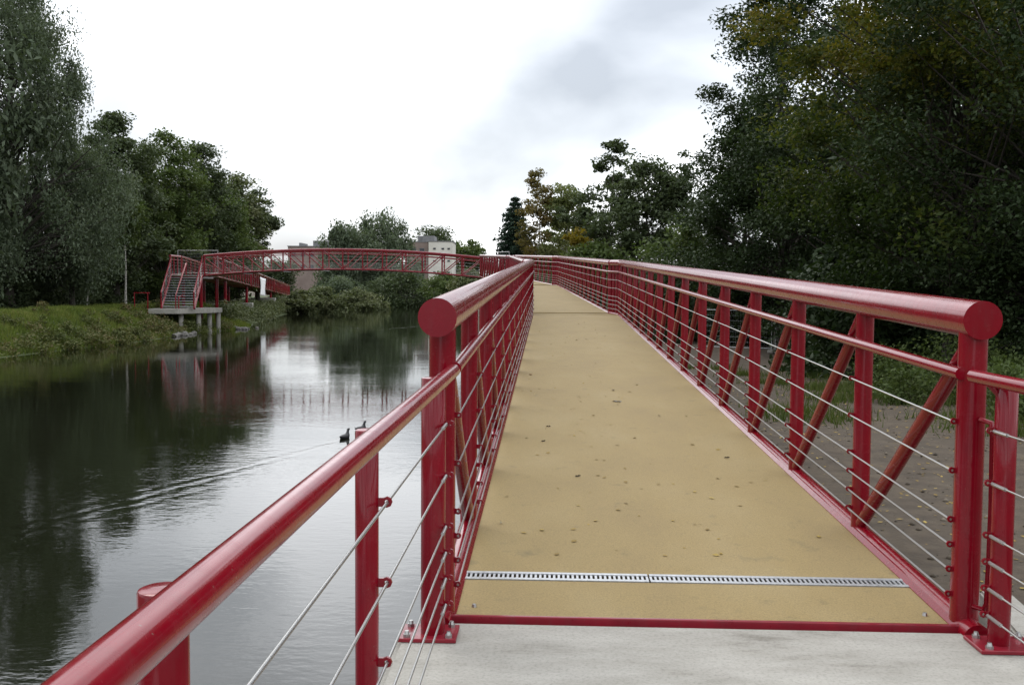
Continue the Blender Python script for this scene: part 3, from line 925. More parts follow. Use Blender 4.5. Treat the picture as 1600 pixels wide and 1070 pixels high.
# ------------------------------------------------------------------ mesh fence panels
def fence_panel(label, p, q, z, h=2.0, foot=True, gz=None):
    p, q = Vector((*p, z)), Vector((*q, z))
    root = empty('fence_panel', (p+q)/2, label, 'fence', 'temporary mesh fence panels')
    up_ = Vector((0, 0, 1))
    for a in (p, q):
        rod('upright', a+up_*0.02, a+up_*h, 0.021, M_GALV, root, 8)
        if foot:
            box('foot_block', a+up_*0.07, (0.26, 0.62, 0.14), M_CONC, root, math.atan2(q.y-p.y, q.x-p.x), 0.02)
    for hh in (0.2, h-0.02):
        rod('rail', p+up_*hh, q+up_*hh, 0.019, M_GALV, root, 8)
    # welded wires, too fine to pick apart
    bm = bmesh.new()
    d = (q-p); n = int(d.length/0.11)
    def wire(a, b, r):
        a, b = a-(p+q)/2, b-(p+q)/2
        v = b-a
        bmesh.ops.create_cone(bm, cap_ends=False, segments=3, radius1=r, radius2=r, depth=v.length,
                              matrix=Matrix.Translation((a+b)/2) @ v.to_track_quat('Z', 'Y').to_matrix().to_4x4())
    for i in range(1, n):
        wire(p+d*(i/n)+up_*0.2, p+d*(i/n)+up_*(h-0.02), 0.0022)
    for k in range(1, 7):
        wire(p+up_*(0.2+k*(h-0.22)/7), q+up_*(0.2+k*(h-0.22)/7), 0.0022)
    o = obj('wire_mesh', bm_mesh('wire_mesh', bm), M_GALV, root, Matrix.Translation((p+q)/2))
    o['kind'] = 'stuff'
def gz(p): return float(hz(p[0], p[1]))
for lab, a, b in (('mesh fence panel on the right bank, leftmost behind the ramp', C(1095, 48), C(1206, 46.5)),
                  ('mesh fence panel on the right bank, set at an angle', C(1212, 46.4), C(1269, 49.2)),
                  ('mesh fence panel on the right bank beside the grass tuft', C(1272, 47.5), C(1384, 46.5)),
                  ('mesh fence panel on the right bank, rightmost under the trees', C(1478, 45), C(1590, 44.5))):
    fence_panel(lab, a, b, (gz(a)+gz(b))/2+0.02)
fence_panel('mesh fence panel closing the left end of the arch bridge', W2(-26.0, 76.9), W2(-22.75, 76.4), ZL, 1.95)
fence_panel('mesh fence panel closing the right end of the arch bridge', W2(-0.25, 73.2), W2(-2.2, 75.6), ZL, 1.9)

# ------------------------------------------------------------------ vegetation
def leaf_quads(c, size, rng, droop=0.0, aspect=0.55, flat=0.5):
    """c (n,3) centres -> folded diamond leaves; returns verts, quads"""
    n = len(c)
    az = rng.uniform(0, 2*np.pi, n)
    el = rng.normal(-0.25-droop, 0.5, n)
    d = np.stack([np.cos(az)*np.cos(el), np.sin(az)*np.cos(el), np.sin(el)], -1)
    nr = rng.normal(0, 1, (n, 3)); nr[:, 2] = np.abs(nr[:, 2])+flat
    s = np.cross(d, nr); s /= np.linalg.norm(s, axis=1)[:, None]+1e-9
    up_ = np.cross(s, d)
    L_ = (size*rng.uniform(0.6, 1.35, n))[:, None]
    a = c-d*L_*0.5
    b = c+d*L_*0.5
    m = c-d*L_*0.05+up_*L_*0.10
    e1 = m+s*L_*aspect*0.5
    e2 = m-s*L_*aspect*0.5
    v = np.stack([a, e1, b, e2], 1).reshape(-1, 3)
    f_ = np.arange(4*n, dtype=np.int32).reshape(n, 4)
    return v, f_
def limb(pts, rads, seg, V, F):
    base = len(V)
    n = len(pts)
    for i, p in enumerate(pts):
        t = (pts[min(i+1, n-1)]-pts[max(i-1, 0)])
        t = t/(np.linalg.norm(t)+1e-9)
        ref = np.array([1.0, 0, 0]) if abs(t[0]) < 0.8 else np.array([0, 1.0, 0])
        s = np.cross(t, ref); s /= np.linalg.norm(s)
        u = np.cross(t, s)
        for j in range(seg):
            a = 2*np.pi*j/seg
            V.append(p+(s*np.cos(a)+u*np.sin(a))*rads[i])
    for i in range(n-1):
        for j in range(seg):
            j2 = (j+1) % seg
            F.append((base+i*seg+j, base+i*seg+j2, base+(i+1)*seg+j2, base+(i+1)*seg+j))
PROF = {
    'egg': lambda t: np.clip(1-((t-0.3)/0.74)**2, 0.03, 1)**0.65,
    'round': lambda t: np.sqrt(np.clip(1-(2*t-0.9)**2/1.25, 0.02, 1)),
    'tall': lambda t: np.clip(np.sin(np.pi*np.clip(t*0.86+0.12, 0, 1))**0.6, 0.05, 1),
    'cone': lambda t: np.clip(1.0-t, 0.03, 1)**0.9,
    'column': lambda t: np.clip(np.sin(np.pi*np.clip(t*0.8+0.14, 0, 1)), 0.05, 1),
    'dome': lambda t: np.sqrt(np.clip(1-t**2, 0.02, 1)),
}
def foliage(rng, H, Rr, base, prof, ncl, nleaf, size, csize, droop=0.0, aspect=0.55, wob=0.35, hollow=0.45):
    t = rng.uniform(0, 1, ncl*3)
    pr = PROF[prof](t)
    keep = rng.uniform(0, 1, len(t)) < (0.15+0.85*pr)
    t = t[keep][:ncl]; pr = pr[keep][:ncl]
    az = rng.uniform(0, 2*np.pi, len(t))
    ph = rng.uniform(0, 6.28, 4)
    lump = 1+wob*(np.sin(az*2+ph[0]+t*4)*0.45+np.sin(az*3+ph[1]-t*7)*0.4+np.sin(t*13+ph[2]+az)*0.4)+rng.normal(0, wob*0.25, len(t))
    rad = Rr*pr*lump*np.clip(rng.uniform(0, 1, len(t))**hollow, 0, 1)
    z = base+(H-base)*t
    c = np.stack([np.cos(az)*rad, np.sin(az)*rad, z], -1)
    w_ = rng.uniform(0.5, 1.6, len(c)); w_ /= w_.sum()
    cnt = rng.multinomial(nleaf, w_)
    idx = np.repeat(np.arange(len(c)), cnt)
    cs = csize*rng.uniform(0.55, 1.35, len(c))
    off = rng.normal(0, 1, (nleaf, 3))
    off *= (2.2*rng.uniform(0, 1, nleaf)**0.62/(np.linalg.norm(off, axis=1)+1e-9)*cs[idx])[:, None]
    # shell-like tufts with flattened layers
    off[:, 2] *= (0.55 if droop < 0.5 else 1.35)
    p = c[idx]+off
    if droop > 0.5:
        p[:, 2] -= np.abs(rng.normal(0, 1, nleaf))*csize*0.6
    p[:, 2] = np.maximum(p[:, 2], 0.03)
    return c, leaf_quads(p, size, rng, droop, aspect)
def tree(name, label, cat, xy, H, Rr, base, prof, lm, seed, nleaf, size, ncl=70, csize=None, droop=0.0, aspect=0.55, trunk_r=None, bark=None, lean=(0, 0), wob=0.35, hollow=0.45, group=None, z=None, stems=1):
    rng = np.random.default_rng(seed)
    z0 = gz(xy) if z is None else z
    root = empty(name, (xy[0], xy[1], z0-0.05), label, cat, group)
    csize = csize or Rr*0.24
    c, (v, f_) = foliage(rng, H, Rr, base, prof, ncl, nleaf, size, csize, droop, aspect, wob, hollow)
    lx, ly = lean
    v[:, 0] += lx*v[:, 2]/H; v[:, 1] += ly*v[:, 2]/H
    tr = trunk_r or H*0.016
    V, F = [], []
    for s in range(stems):
        a = rng.uniform(0, 6.28); sp = 0.0 if stems == 1 else Rr*0.35
        n = 9
        ph = rng.uniform(0, 6.28, 2)
        tt = np.linspace(0, 1, n)
        top = H*(0.93 if prof != 'round' else 0.8)
        ax = np.stack([lx*tt*top/H+np.sin(tt*5+ph[0])*tr*1.6*tt+np.cos(a)*sp*tt, ly*tt*top/H+np.cos(tt*4+ph[1])*tr*1.6*tt+np.sin(a)*sp*tt, tt*top-0.15], -1)
        k = 1.0 if stems == 1 else 0.55
        limb(list(ax), list(tr*k*(1.25*np.exp(-tt*9)*0.5+1.0-0.9*tt)), 8, V, F)
        for i in range(len(c)):
            if stems > 1 and i % stems != s:
                continue
            e_ = c[i]+np.array([lx*c[i][2]/H, ly*c[i][2]/H, 0])
            zs = max(0.12*H, e_[2]-np.hypot(e_[0], e_[1])*rng.uniform(0.5, 1.0)-0.3)
            zs = min(zs, top*0.97)
            k_ = zs/top
            p0 = np.array([np.interp(k_, tt, ax[:, 0]), np.interp(k_, tt, ax[:, 1]), zs-0.15])
            mid = (p0+e_)/2+rng.normal(0, 0.05, 3)*np.linalg.norm(e_-p0)+np.array([0, 0, 0.06*np.linalg.norm(e_-p0)])
            rb_ = tr*k*max(0.12, (1-0.9*k_))*0.32
            limb([p0, mid, e_], [rb_, rb_*0.6, rb_*0.15], 4, V, F)
    me = np_mesh('trunk', np.array(V), np.array(F, dtype=np.int32), True)
    obj('trunk', me, bark or M_BARK, root, WM[root.name])
    obj('crown', np_mesh('crown', v, f_), lm, root, WM[root.name])
    return root
# ---- left bank trees
LT = 'trees along the far bank'
tree('willow_tree', 'tall grey-green willow at the left edge of the picture', 'tree', C(10, 66), 22.4, 6.5, 2.4, 'egg', LM_WILLOW, 11, 125000, 0.225, 260, 0.55, 0.55, 0.42, 0.42, wob=0.3, hollow=0.33, group=LT)
tree('willow_tree', 'lower grey-green willow in front of the tall one', 'tree', C(112, 72), 11.4, 3.4, 2.0, 'round', LM_WILLOW, 12, 52000, 0.20, 110, 0.42, 0.55, 0.42, hollow=0.33, group=LT)
tree('willow_tree', 'grey-green willow cut off by the left picture edge', 'tree', C(-130, 60), 21, 6.5, 1.0, 'tall', LM_WILLOW, 13, 22000, 0.5, 130, 0.9, 0.65, 0.42, group=LT)
tree('alder_tree', 'dark narrow tree just right of the tall willow', 'tree', C(182, 80), 15.2, 3.6, 2.0, 'tall', LM_DARKL, 14, 26000, 0.30, 110, 0.6, group=LT)
tree('poplar_tree', 'yellowish-green round-topped tree left of the red stairs', 'tree', C(260, 92), 15.6, 4.2, 1.6, 'tall', LM_GREEN, 15, 32000, 0.31, 170, 0.6, group=LT)
tree('alder_tree', 'dark tree standing directly behind the red stairs', 'tree', C(316, 100), 15.8, 3.6, 1.0, 'tall', LM_DARKL, 16, 26000, 0.32, 160, 0.6, group=LT)
tree('alder_tree', 'green tree behind the left end of the arch bridge', 'tree', C(346, 106), 13.2, 3.0, 1.0, 'tall', LM_GREEN, 17, 16000, 0.36, 120, group=LT)
tree('alder_tree', 'olive tree at the right end of the far bank row', 'tree', C(372, 114), 14.2, 3.0, 1.6, 'tall', LM_SCRUB, 18, 14000, 0.38, 120, group=LT)
tree('slender_tree', 'slender small-crowned tree standing apart against the sky', 'tree', C(403, 122), 13.6, 2.1, 5.6, 'column', LM_DARKL, 19, 8000, 0.36, 44, 0.5, trunk_r=0.2, group=LT)
tree('birch_tree', 'thin pale-trunked sapling left of the stairs', 'tree', C(196, 76), 9.0, 1.5, 5.0, 'column', LM_GREEN, 20, 5000, 0.24, 24, 0.5, trunk_r=0.085, bark=M_BIRCHBARK, group=LT)
tree('birch_tree', 'thin pale-trunked sapling below the willow crown', 'tree', C(134, 74), 6.5, 1.4, 3.2, 'column', LM_WILLOW, 21, 4000, 0.24, 20, 0.5, trunk_r=0.075, bark=M_BIRCHBARK, lean=(0.8, 0), group=LT)
for i, (px, D, H_, r_, lab) in enumerate(((60, 84, 15, 5, 'dark tree filling the wood behind the tall willow'), (150, 96, 14, 5, 'dark tree in the wood behind the pale saplings'), (225, 106, 14, 5, 'dark tree in the wood between alder and round-topped tree'), (290, 118, 13, 5, 'dark tree deepest in the wood behind the stairs'), (345, 128, 12, 4, 'dark tree in the wood behind the arch bridge end'))):
    tree('dark_tree', lab, 'tree', C(px, D), H_, r_, 0.6, 'tall', LM_DARKL, 30+i, 9000, 0.44, 70, 0.9, group=LT)
def undergrowth(name, label, spots, lm, seed, size, per):
    rng = np.random.default_rng(seed)
    vsx, fsx, n0 = [], [], 0
    for (x, y, r_, h_) in spots:
        c, (v, f_) = foliage(rng, h_, r_, 0.1, 'dome', 16, int(per*r_*h_), size, r_*0.28)
        v[:, 0] += x; v[:, 1] += y; v[:, 2] += gz((x, y))-0.1
        vsx.append(v); fsx.append(f_+n0); n0 += len(v)
    o = obj(name, np_mesh(name, np.concatenate(vsx), np.concatenate(fsx)), lm)
    return tag(o, label, 'undergrowth', kind='stuff')
rng = np.random.default_rng(77)
sp = []
for i in range(46):
    D = rng.uniform(62, 125); xc = -34.3-rng.uniform(0, 5)-max(0, (D-90))*0.03
    x, y = W2(xc, D); sp.append((x, y, rng.uniform(1.2, 2.3), rng.uniform(1.6, 4.2)))
for i in range(26):
    D = rng.uniform(56, 84); xc = -33.2-rng.uniform(0, 1.6)+(0.6 if D > 72 else 0)
    x, y = W2(xc, D); sp.append((x, y, rng.uniform(0.9, 1.6), rng.uniform(1.1, 2.6)))
undergrowth('undergrowth', 'dark undergrowth filling the wood edge on the far bank', sp, LM_DARKL, 5, 0.28, 230)
sp = []
for i in range(120):
    y = rng.uniform(40, 78); x = float(lb(y))-rng.uniform(-0.1, 1.0)-3.6*rng.uniform(0, 1)**2.5
    sp.append((x, y, rng.uniform(0.3, 0.9), rng.uniform(0.3, 1.0)))
undergrowth('bank_weeds', 'brown and green weeds along the far waterline', sp, LM_WEED, 6, 0.14, 700)
sp = []
for i in range(56):
    y = rng.uniform(78, 135); x = float(lb(y))-rng.uniform(0.0, 2.6)
    sp.append((x, y, rng.uniform(0.7, 1.5), rng.uniform(0.6, 1.5)))
undergrowth('bank_scrub', 'low scrub along the waterline below the far bank ramp', sp, LM_SCRUB, 8, 0.18, 420)
# grass on the far bank
def grass(name, label, n, fx, seed, h, wdt, lm):
    rng = np.random.default_rng(seed)
    x, y = fx(rng, n)
    z_ = hz(x, y)
    a = rng.uniform(0, 6.28, n); hh = h*rng.uniform(0.5, 1.4, n); ww = wdt*rng.uniform(0.7, 1.3, n)
    ln_ = rng.normal(0, 0.35, (n, 2))*hh[:, None]
    b0 = np.stack([x-np.cos(a)*ww, y-np.sin(a)*ww, z_-0.03], -1)
    b1 = np.stack([x+np.cos(a)*ww, y+np.sin(a)*ww, z_-0.03], -1)
    tp = np.stack([x+ln_[:, 0], y+ln_[:, 1], z_+hh], -1)
    v = np.stack([b0, b1, tp], 1).reshape(-1, 3)
    o = obj(name, np_mesh(name, v, np.arange(3*n, dtype=np.int32).reshape(n, 3)), lm)
    return tag(o, label, 'grass', kind='stuff')
def fx(rng, n):
    y = rng.uniform(38, 84, n); d_ = rng.uniform(0.1, 7.2, n)
    return lb(y)-d_, y
grass('bank_grass', 'short green grass on the slope of the far bank', 60000, fx, 3, 0.28, 0.028, LM_GRASS)
def fx(rng, n):
    k = rng.integers(0, 26, n)
    r2 = np.random.default_rng(9)
    cx, cy, cr = r2.uniform(4.2, 9.5, 26), r2.uniform(13, 34, 26), r2.uniform(0.3, 1.2, 26)
    cx[:5] = (6.1, 6.6, 6.9, 5.6, 7.2); cy[:5] = (22, 20.5, 24, 25, 19); cr[:5] = (0.8, 0.6, 0.9, 0.7, 0.7)
    return cx[k]+rng.normal(0, 0.5, n)*cr[k], cy[k]+rng.normal(0, 0.5, n)*cr[k]
grass('verge_grass', 'green grass tufts growing on the dirt track', 11000, fx, 4, 0.17, 0.012, LM_VERGE)

# ---- far river reach
tree('weeping_willow', 'broad grey-green willow behind the middle of the arch bridge', 'tree', C(585, 190), 17, 8.4, 1.0, 'round', LM_WILLOW, 40, 34000, 0.6, 150, 1.0, 0.65, 0.42)
tree('weeping_willow', 'small willow lobe left of the broad background willow', 'tree', C(528, 184), 12.6, 3.4, 0.8, 'round', LM_WILLOW, 41, 10000, 0.6, 50, 0.7, 0.65, 0.42)
tree('background_tree', 'rounded tree right of the white building', 'tree', C(728, 285), 16.0, 6.0, 1, 'round', LM_GREEN, 42, 8000, 0.9, 60, 1.2)
tree('background_tree', 'dark tree rising behind the white building', 'tree', C(675, 300), 19.5, 9, 1, 'round', LM_DARKL, 43, 9000, 0.8, 60, 1.8)
tree('background_tree', 'low dark tree between willow and white building', 'tree', C(628, 170), 7.5, 5.0, 0.5, 'round', LM_DARKL, 44, 9000, 0.45, 50, 1.0)
tree('background_tree', 'small tree left of the brick building', 'tree', C(432, 200), 6.5, 3.5, 0.3, 'round', LM_DARKL, 45, 7000, 0.5, 45, 1.1)
for i, (px, D, H_, r_, lm, lab) in enumerate(((508, 134, 3.0, 2.4, LM_SCRUB, 'grey-green willow scrub right of the far bank ramp'), (562, 148, 2.7, 3.3, LM_SCRUB, 'rounded olive bush at the water below the arch bridge'),
        (470, 124, 2.6, 2.4, LM_SCRUB, 'low bush at the foot of the far bank ramp'), (600, 175, 4.4, 4.6, LM_DARKL, 'dark bush overhanging the river below the broad willow'),
        (530, 160, 4.6, 4.2, LM_WILLOW, 'tall scrub behind the rounded olive bush'), (650, 190, 4.5, 5.0, LM_DARKL, 'dark bush on the river bend behind the left chord'), (690, 165, 4.5, 4.0, LM_GREEN, 'green bush below the right end of the arch bridge'), (735, 120, 4.2, 3.0, LM_SCRUB, 'bush under the right end of the arch bridge'))):
    p = C(px, D)
    tree('riverside_bush', lab, 'bush', p, H_, r_, 0.1, 'dome', lm, 50+i, 9000, 0.34, 46, r_*0.2, stems=4, trunk_r=0.08, z=max(gz(p), WATER+0.05))

# ---- right bank
RT = 'trees along the right bank'
# conifer
def conifer(label, xy, H, Rr, seed):
    rng = np.random.default_rng(seed)
    z0 = gz(xy)
    root = empty('spruce_tree', (xy[0], xy[1], z0), label, 'tree', RT)
    V, F = [], []
    tt = np.linspace(0, 1, 6)
    limb([np.array([0, 0, k*H]) for k in tt], list(0.16*(1-0.95*tt)), 7, V, F)
    pts = []
    for k in range(24):
        t = 0.04+0.95*k/24
        rr0 = Rr*(1-t)**0.85+0.08
        nb = 9
        for j in range(nb):
            a = 2*math.pi*(j+rng.uniform(-0.3, 0.3))/nb+k
            r1 = rr0*rng.uniform(0.75, 1.15)
            e_ = np.array([math.cos(a)*r1, math.sin(a)*r1, H*t-0.22*r1])
            s_ = np.array([0, 0, H*t])
            limb([s_, (s_+e_)/2+np.array([0, 0, 0.05*r1]), e_], [0.03, 0.02, 0.006], 3, V, F)
            m_ = int(120*r1/Rr)+12
            u = rng.uniform(0.1, 1.05, m_)
            p = s_+(e_-s_)*u[:, None]+rng.normal(0, 0.10, (m_, 3))*(0.4+r1*0.6)
            pts.append(p)
    p = np.concatenate(pts)
    v, f_ = leaf_quads(p, 0.42, rng, 0.2, 0.4)
    obj('trunk', np_mesh('trunk', np.array(V), np.array(F, dtype=np.int32), True), M_BARK, root, WM[root.name])
    obj('crown', np_mesh('crown', v, f_), LM_CONIF, root, WM[root.name])
conifer('dark pointed spruce just right of the arch bridge', C(803, 96), 11.4, 3.6, 60)
tree('birch_tree', 'slender birch with orange autumn leaves behind the walkway', 'tree', C(840, 92), 13.2, 1.7, 0.8, 'tall', LM_BIRCH, 61, 7500, 0.27, 70, 0.40, 0.3, trunk_r=0.12, bark=M_BIRCHBARK, wob=0.45, group=RT)
tree('birch_tree', 'pale green birch right of the orange birch', 'tree', C(886, 92), 12.6, 2.2, 0.8, 'tall', LM_BIRCH2, 62, 13000, 0.30, 90, 0.45, 0.4, trunk_r=0.12, bark=M_BIRCHBARK, wob=0.45, group=RT)
tree('birch_tree', 'thin birch between orange birch and pale green birch', 'tree', C(862, 100), 11.0, 1.8, 0.6, 'tall', LM_BIRCH2, 63, 9000, 0.32, 60, 0.45, 0.4, trunk_r=0.1, bark=M_BIRCHBARK, group=RT)
tree('yellow_shrub', 'bright yellow shrub above the walkway rail', 'shrub', C(900, 76), 7.4, 1.3, 2.2, 'tall', LM_YELLOW, 64, 3200, 0.25, 36, 0.28, wob=0.9, stems=2, trunk_r=0.06)
tree('oak_tree', 'open airy tree with sky showing through its crown', 'tree', C(950, 82), 14.8, 2.9, 2.0, 'tall', LM_DARKL, 65, 15000, 0.32, 120, 0.42, trunk_r=0.18, wob=0.5, hollow=0.35, group=RT)
tree('oak_tree', 'dense dark tree right of the airy tree', 'tree', C(1005, 76), 12.4, 3.2, 1.0, 'tall', LM_DARKL, 66, 18000, 0.32, 90, 0.6, group=RT)
tree('thin_tree', 'wispy thin tree rising beside the big dark oak', 'tree', C(1064, 74), 13.2, 2.4, 1.5, 'cone', LM_DARKL, 67, 9000, 0.28, 70, 0.36, trunk_r=0.1, hollow=0.4, wob=0.6, group=RT)
tree('hazel_tree', 'green tree filling the gap below the wispy tree', 'tree', C(1060, 64), 7.6, 2.6, 0.6, 'round', LM_GREEN, 68, 14000, 0.30, 60, 0.55, group=RT)
tree('hazel_tree', 'olive green tree below the airy tree', 'tree', C(930, 74), 6.2, 2.6, 0.5, 'round', LM_GREEN, 69, 12000, 0.30, 60, 0.55, group=RT)
tree('willow_bush', 'grey-green willow bush behind the second ramp', 'bush', C(1000, 60), 5.4, 2.5, 0.3, 'dome', LM_WILLOW, 70, 12000, 0.22, 50, 0.5, 0.3, 0.3, stems=5, trunk_r=0.08)
tree('willow_bush', 'pale green bush below the birches', 'bush', C(850, 78), 3.9, 2.2, 0.2, 'dome', LM_SCRUB, 71, 7000, 0.22, 40, 0.5, stems=4, trunk_r=0.06)
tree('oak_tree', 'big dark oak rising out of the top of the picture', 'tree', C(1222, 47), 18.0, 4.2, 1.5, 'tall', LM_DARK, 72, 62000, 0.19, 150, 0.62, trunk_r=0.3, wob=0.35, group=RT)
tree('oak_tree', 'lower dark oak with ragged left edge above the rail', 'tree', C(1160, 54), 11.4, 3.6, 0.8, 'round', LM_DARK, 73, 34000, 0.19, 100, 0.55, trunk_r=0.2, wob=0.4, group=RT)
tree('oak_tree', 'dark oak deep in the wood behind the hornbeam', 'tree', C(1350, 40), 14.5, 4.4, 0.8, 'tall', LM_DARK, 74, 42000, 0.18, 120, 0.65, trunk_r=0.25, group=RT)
tree('hornbeam_tree', 'near hornbeam with yellow-green leaves at upper right', 'tree', C(1490, 25.5), 14.5, 5.0, 2.2, 'tall', LM_HORN, 75, 130000, 0.13, 260, 0.5, trunk_r=0.22, wob=0.3, group=RT)
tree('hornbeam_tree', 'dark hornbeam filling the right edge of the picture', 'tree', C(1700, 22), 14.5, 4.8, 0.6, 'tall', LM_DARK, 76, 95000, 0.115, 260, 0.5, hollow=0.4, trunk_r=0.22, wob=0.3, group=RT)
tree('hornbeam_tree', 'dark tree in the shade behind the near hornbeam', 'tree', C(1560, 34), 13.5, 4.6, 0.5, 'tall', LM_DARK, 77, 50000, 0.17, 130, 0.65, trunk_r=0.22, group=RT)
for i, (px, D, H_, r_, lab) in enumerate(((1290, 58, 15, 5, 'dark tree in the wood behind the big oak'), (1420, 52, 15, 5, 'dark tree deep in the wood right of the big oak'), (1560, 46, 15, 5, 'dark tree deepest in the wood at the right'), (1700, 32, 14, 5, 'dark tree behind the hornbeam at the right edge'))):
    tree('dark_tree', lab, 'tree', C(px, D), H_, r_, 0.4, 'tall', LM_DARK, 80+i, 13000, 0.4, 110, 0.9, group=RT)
rng = np.random.default_rng(78)
sp = []
for i in range(30):
    D = rng.uniform(27, 62); px = rng.uniform(1120, 1620) if D < 48 else rng.uniform(1000, 1300)
    x, y = C(px, D)
    if x < 8.5+0.06*(D-20): continue
    if 42 < D < 52 and px < 1480: y += 6
    sp.append((x, y, rng.uniform(1.4, 2.4), rng.uniform(2.0, 4.2)))
for k in range(14):
    x, y = C(1285+k*28, 31+3*math.sin(k*2.1)); sp.append((x, y, 1.7, 3.6+0.9*math.sin(k*1.3)))
for k in range(16):
    x, y = C(1040+k*24, 56+4*math.sin(k)); sp.append((x, y, 1.9, 3.4+0.8*math.sin(k*1.7)))
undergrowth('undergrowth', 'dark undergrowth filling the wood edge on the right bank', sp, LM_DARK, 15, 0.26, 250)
sp = []
for i in range(26):
    D = rng.uniform(18.5, 27); px = rng.uniform(1330, 1640)
    x, y = C(px, D); sp.append((x+0.4, y, rng.uniform(0.45, 0.95), rng.uniform(0.6, 1.35)))
for i in range(10):
    x, y = C(rng.uniform(1500, 1700), rng.uniform(12, 18)); sp.append((x+0.8, y, rng.uniform(0.4, 0.8), rng.uniform(0.5, 1.1)))
undergrowth('bramble_patch', 'leafy brambles beside the dirt track behind the right railing', sp, LM_GREEN, 16, 0.095, 1700)

# fallen leaves
def litter(name, label, n, fx, seed, size, zoff, zf):
    rng = np.random.default_rng(seed)
    x, y = fx(rng, n)
    z_ = zf(x, y)+zoff
    az = rng.uniform(0, 6.28, n); L_ = size*rng.uniform(0.5, 1.3, n)
    d = np.stack([np.cos(az), np.sin(az), rng.normal(0, 0.15, n)], -1)*L_[:, None]
    s = np.stack([-np.sin(az), np.cos(az), rng.normal(0, 0.2, n)], -1)*L_[:, None]*0.32
    c = np.stack([x, y, z_+L_*0.12], -1)
    v = np.stack([c-d*0.5, c+s-np.array([0, 0, 0.0]), c+d*0.5, c-s], 1).reshape(-1, 3)
    v[:, 2] = np.maximum(v[:, 2], np.repeat(z_, 4)+0.001)
    o = obj(name, np_mesh(name, v, np.arange(4*n, dtype=np.int32).reshape(n, 4)), LM_FALLEN)
    return tag(o, label, 'leaves', kind='stuff')
litter('leaf_litter', 'yellow and brown fallen leaves scattered on the dirt track', 4200, lambda r, n: (r.uniform(2.4, 10, n)+0.0, 4+30*r.uniform(0, 1, n)), 21, 0.052, 0.0, hz)
litter('deck_litter', 'tiny leaf crumbs scattered over the yellow deck', 240, lambda r, n: (0.75+r.normal(0, 0.62, n).clip(-1.15, 1.1)-0.15, Y0+1.0+r.uniform(0, 1, n)**1.1*21), 22, 0.042, 0.001, lambda x, y: SL*(y-Y0))
def gravel(n, seed):
    rng = np.random.default_rng(seed)
    x = rng.uniform(2.35, 9, n); y = 4.2+rng.uniform(0, 1, n)**1.3*26
    z_ = hz(x, y); r_ = 0.006+0.03*rng.uniform(0, 1, n)**5
    o6 = np.array([(1, 0, 0), (0, 1, 0), (-1, 0, 0), (0, -1, 0), (0, 0, 0.7), (0, 0, -0.7)], float)
    v = o6[None]*(0.7+0.6*rng.uniform(0, 1, (n, 6, 1)))*r_[:, None, None]+np.stack([x, y, z_+r_*0.2], -1)[:, None]
    f0 = np.array([(0, 1, 4), (1, 2, 4), (2, 3, 4), (3, 0, 4), (1, 0, 5), (2, 1, 5), (3, 2, 5), (0, 3, 5)])
    f_ = (f0[None]+6*np.arange(n)[:, None, None]).reshape(-1, 3)
    tag(obj('gravel', np_mesh('gravel', v.reshape(-1, 3), f_), M_STONE), 'loose small stones on the dirt track', 'gravel', kind='stuff')
def f(t, b):
    g = t.nodes.new('ShaderNodeNewGeometry')
    r = ramp(t, g.outputs['Random Per Island'], [(0, (0.04, 0.03, 0.02)), (0.7, (0.08, 0.064, 0.045)), (1, (0.17, 0.145, 0.11))])
    t.links.new(r.outputs[0], b.inputs['Base Color']); b.inputs['Roughness'].default_value = 0.9
M_STONE = mat('loose_stone', f)
gravel(4200, 33)
LEAFM = {}
def deck_leaf(label, x, y, size, rz, c):
    z_ = SL*(y-Y0)
    v, f_ = [(0, 0, 0)], []
    n = 12
    for i in range(n):
        a = 2*math.pi*i/n
        r_ = size*(0.30+0.2*math.cos(a*2)+0.06*math.cos(5*a))
        v.append((r_*math.cos(a), r_*math.sin(a)*0.8, 0.012*math.sin(a*2)**2+0.004))
    for i in range(n):
        f_.append((0, 1+i, 1+(i+1) % n))
    v[0] = (0, 0, 0.002)
    k = len(LEAFM)
    if c not in LEAFM:
        def f(t, b):
            nzz = noise(t, obco(t), 30, 4)
            r = ramp(t, nzz.outputs[0], [(0.3, tuple(q*0.6 for q in c)), (0.7, c)])
            t.links.new(r.outputs[0], b.inputs['Base Color']); b.inputs['Roughness'].default_value = 0.8
        LEAFM[c] = mat('dry_leaf', f)
    tag(obj('fallen_leaf', mesh('leaf', v, f_, True), LEAFM[c], None, Matrix.Translation((x, y, z_+0.002)) @ Matrix.Rotation(rz, 4, 'Z')), label, 'leaf', 'leaves lying on the deck')
def on_deck(px, py):
    # where the line of sight through a picture point meets the sloping deck
    Xp, Yp = px-800, py-535
    c_, s_ = math.cos(ROLL), math.sin(ROLL)
    u, v = c_*Xp+s_*Yp, -s_*Xp+c_*Yp
    d = rt0*(u/FPX)-up0*(v/FPX)+fwd
    o = Vector((0, 0, 1.6))
    # z = SL*(y-Y0)
    k = (SL*(0-Y0)-1.6)/(d.z-SL*d.y)
    p = o+d*k
    return p.x, p.y
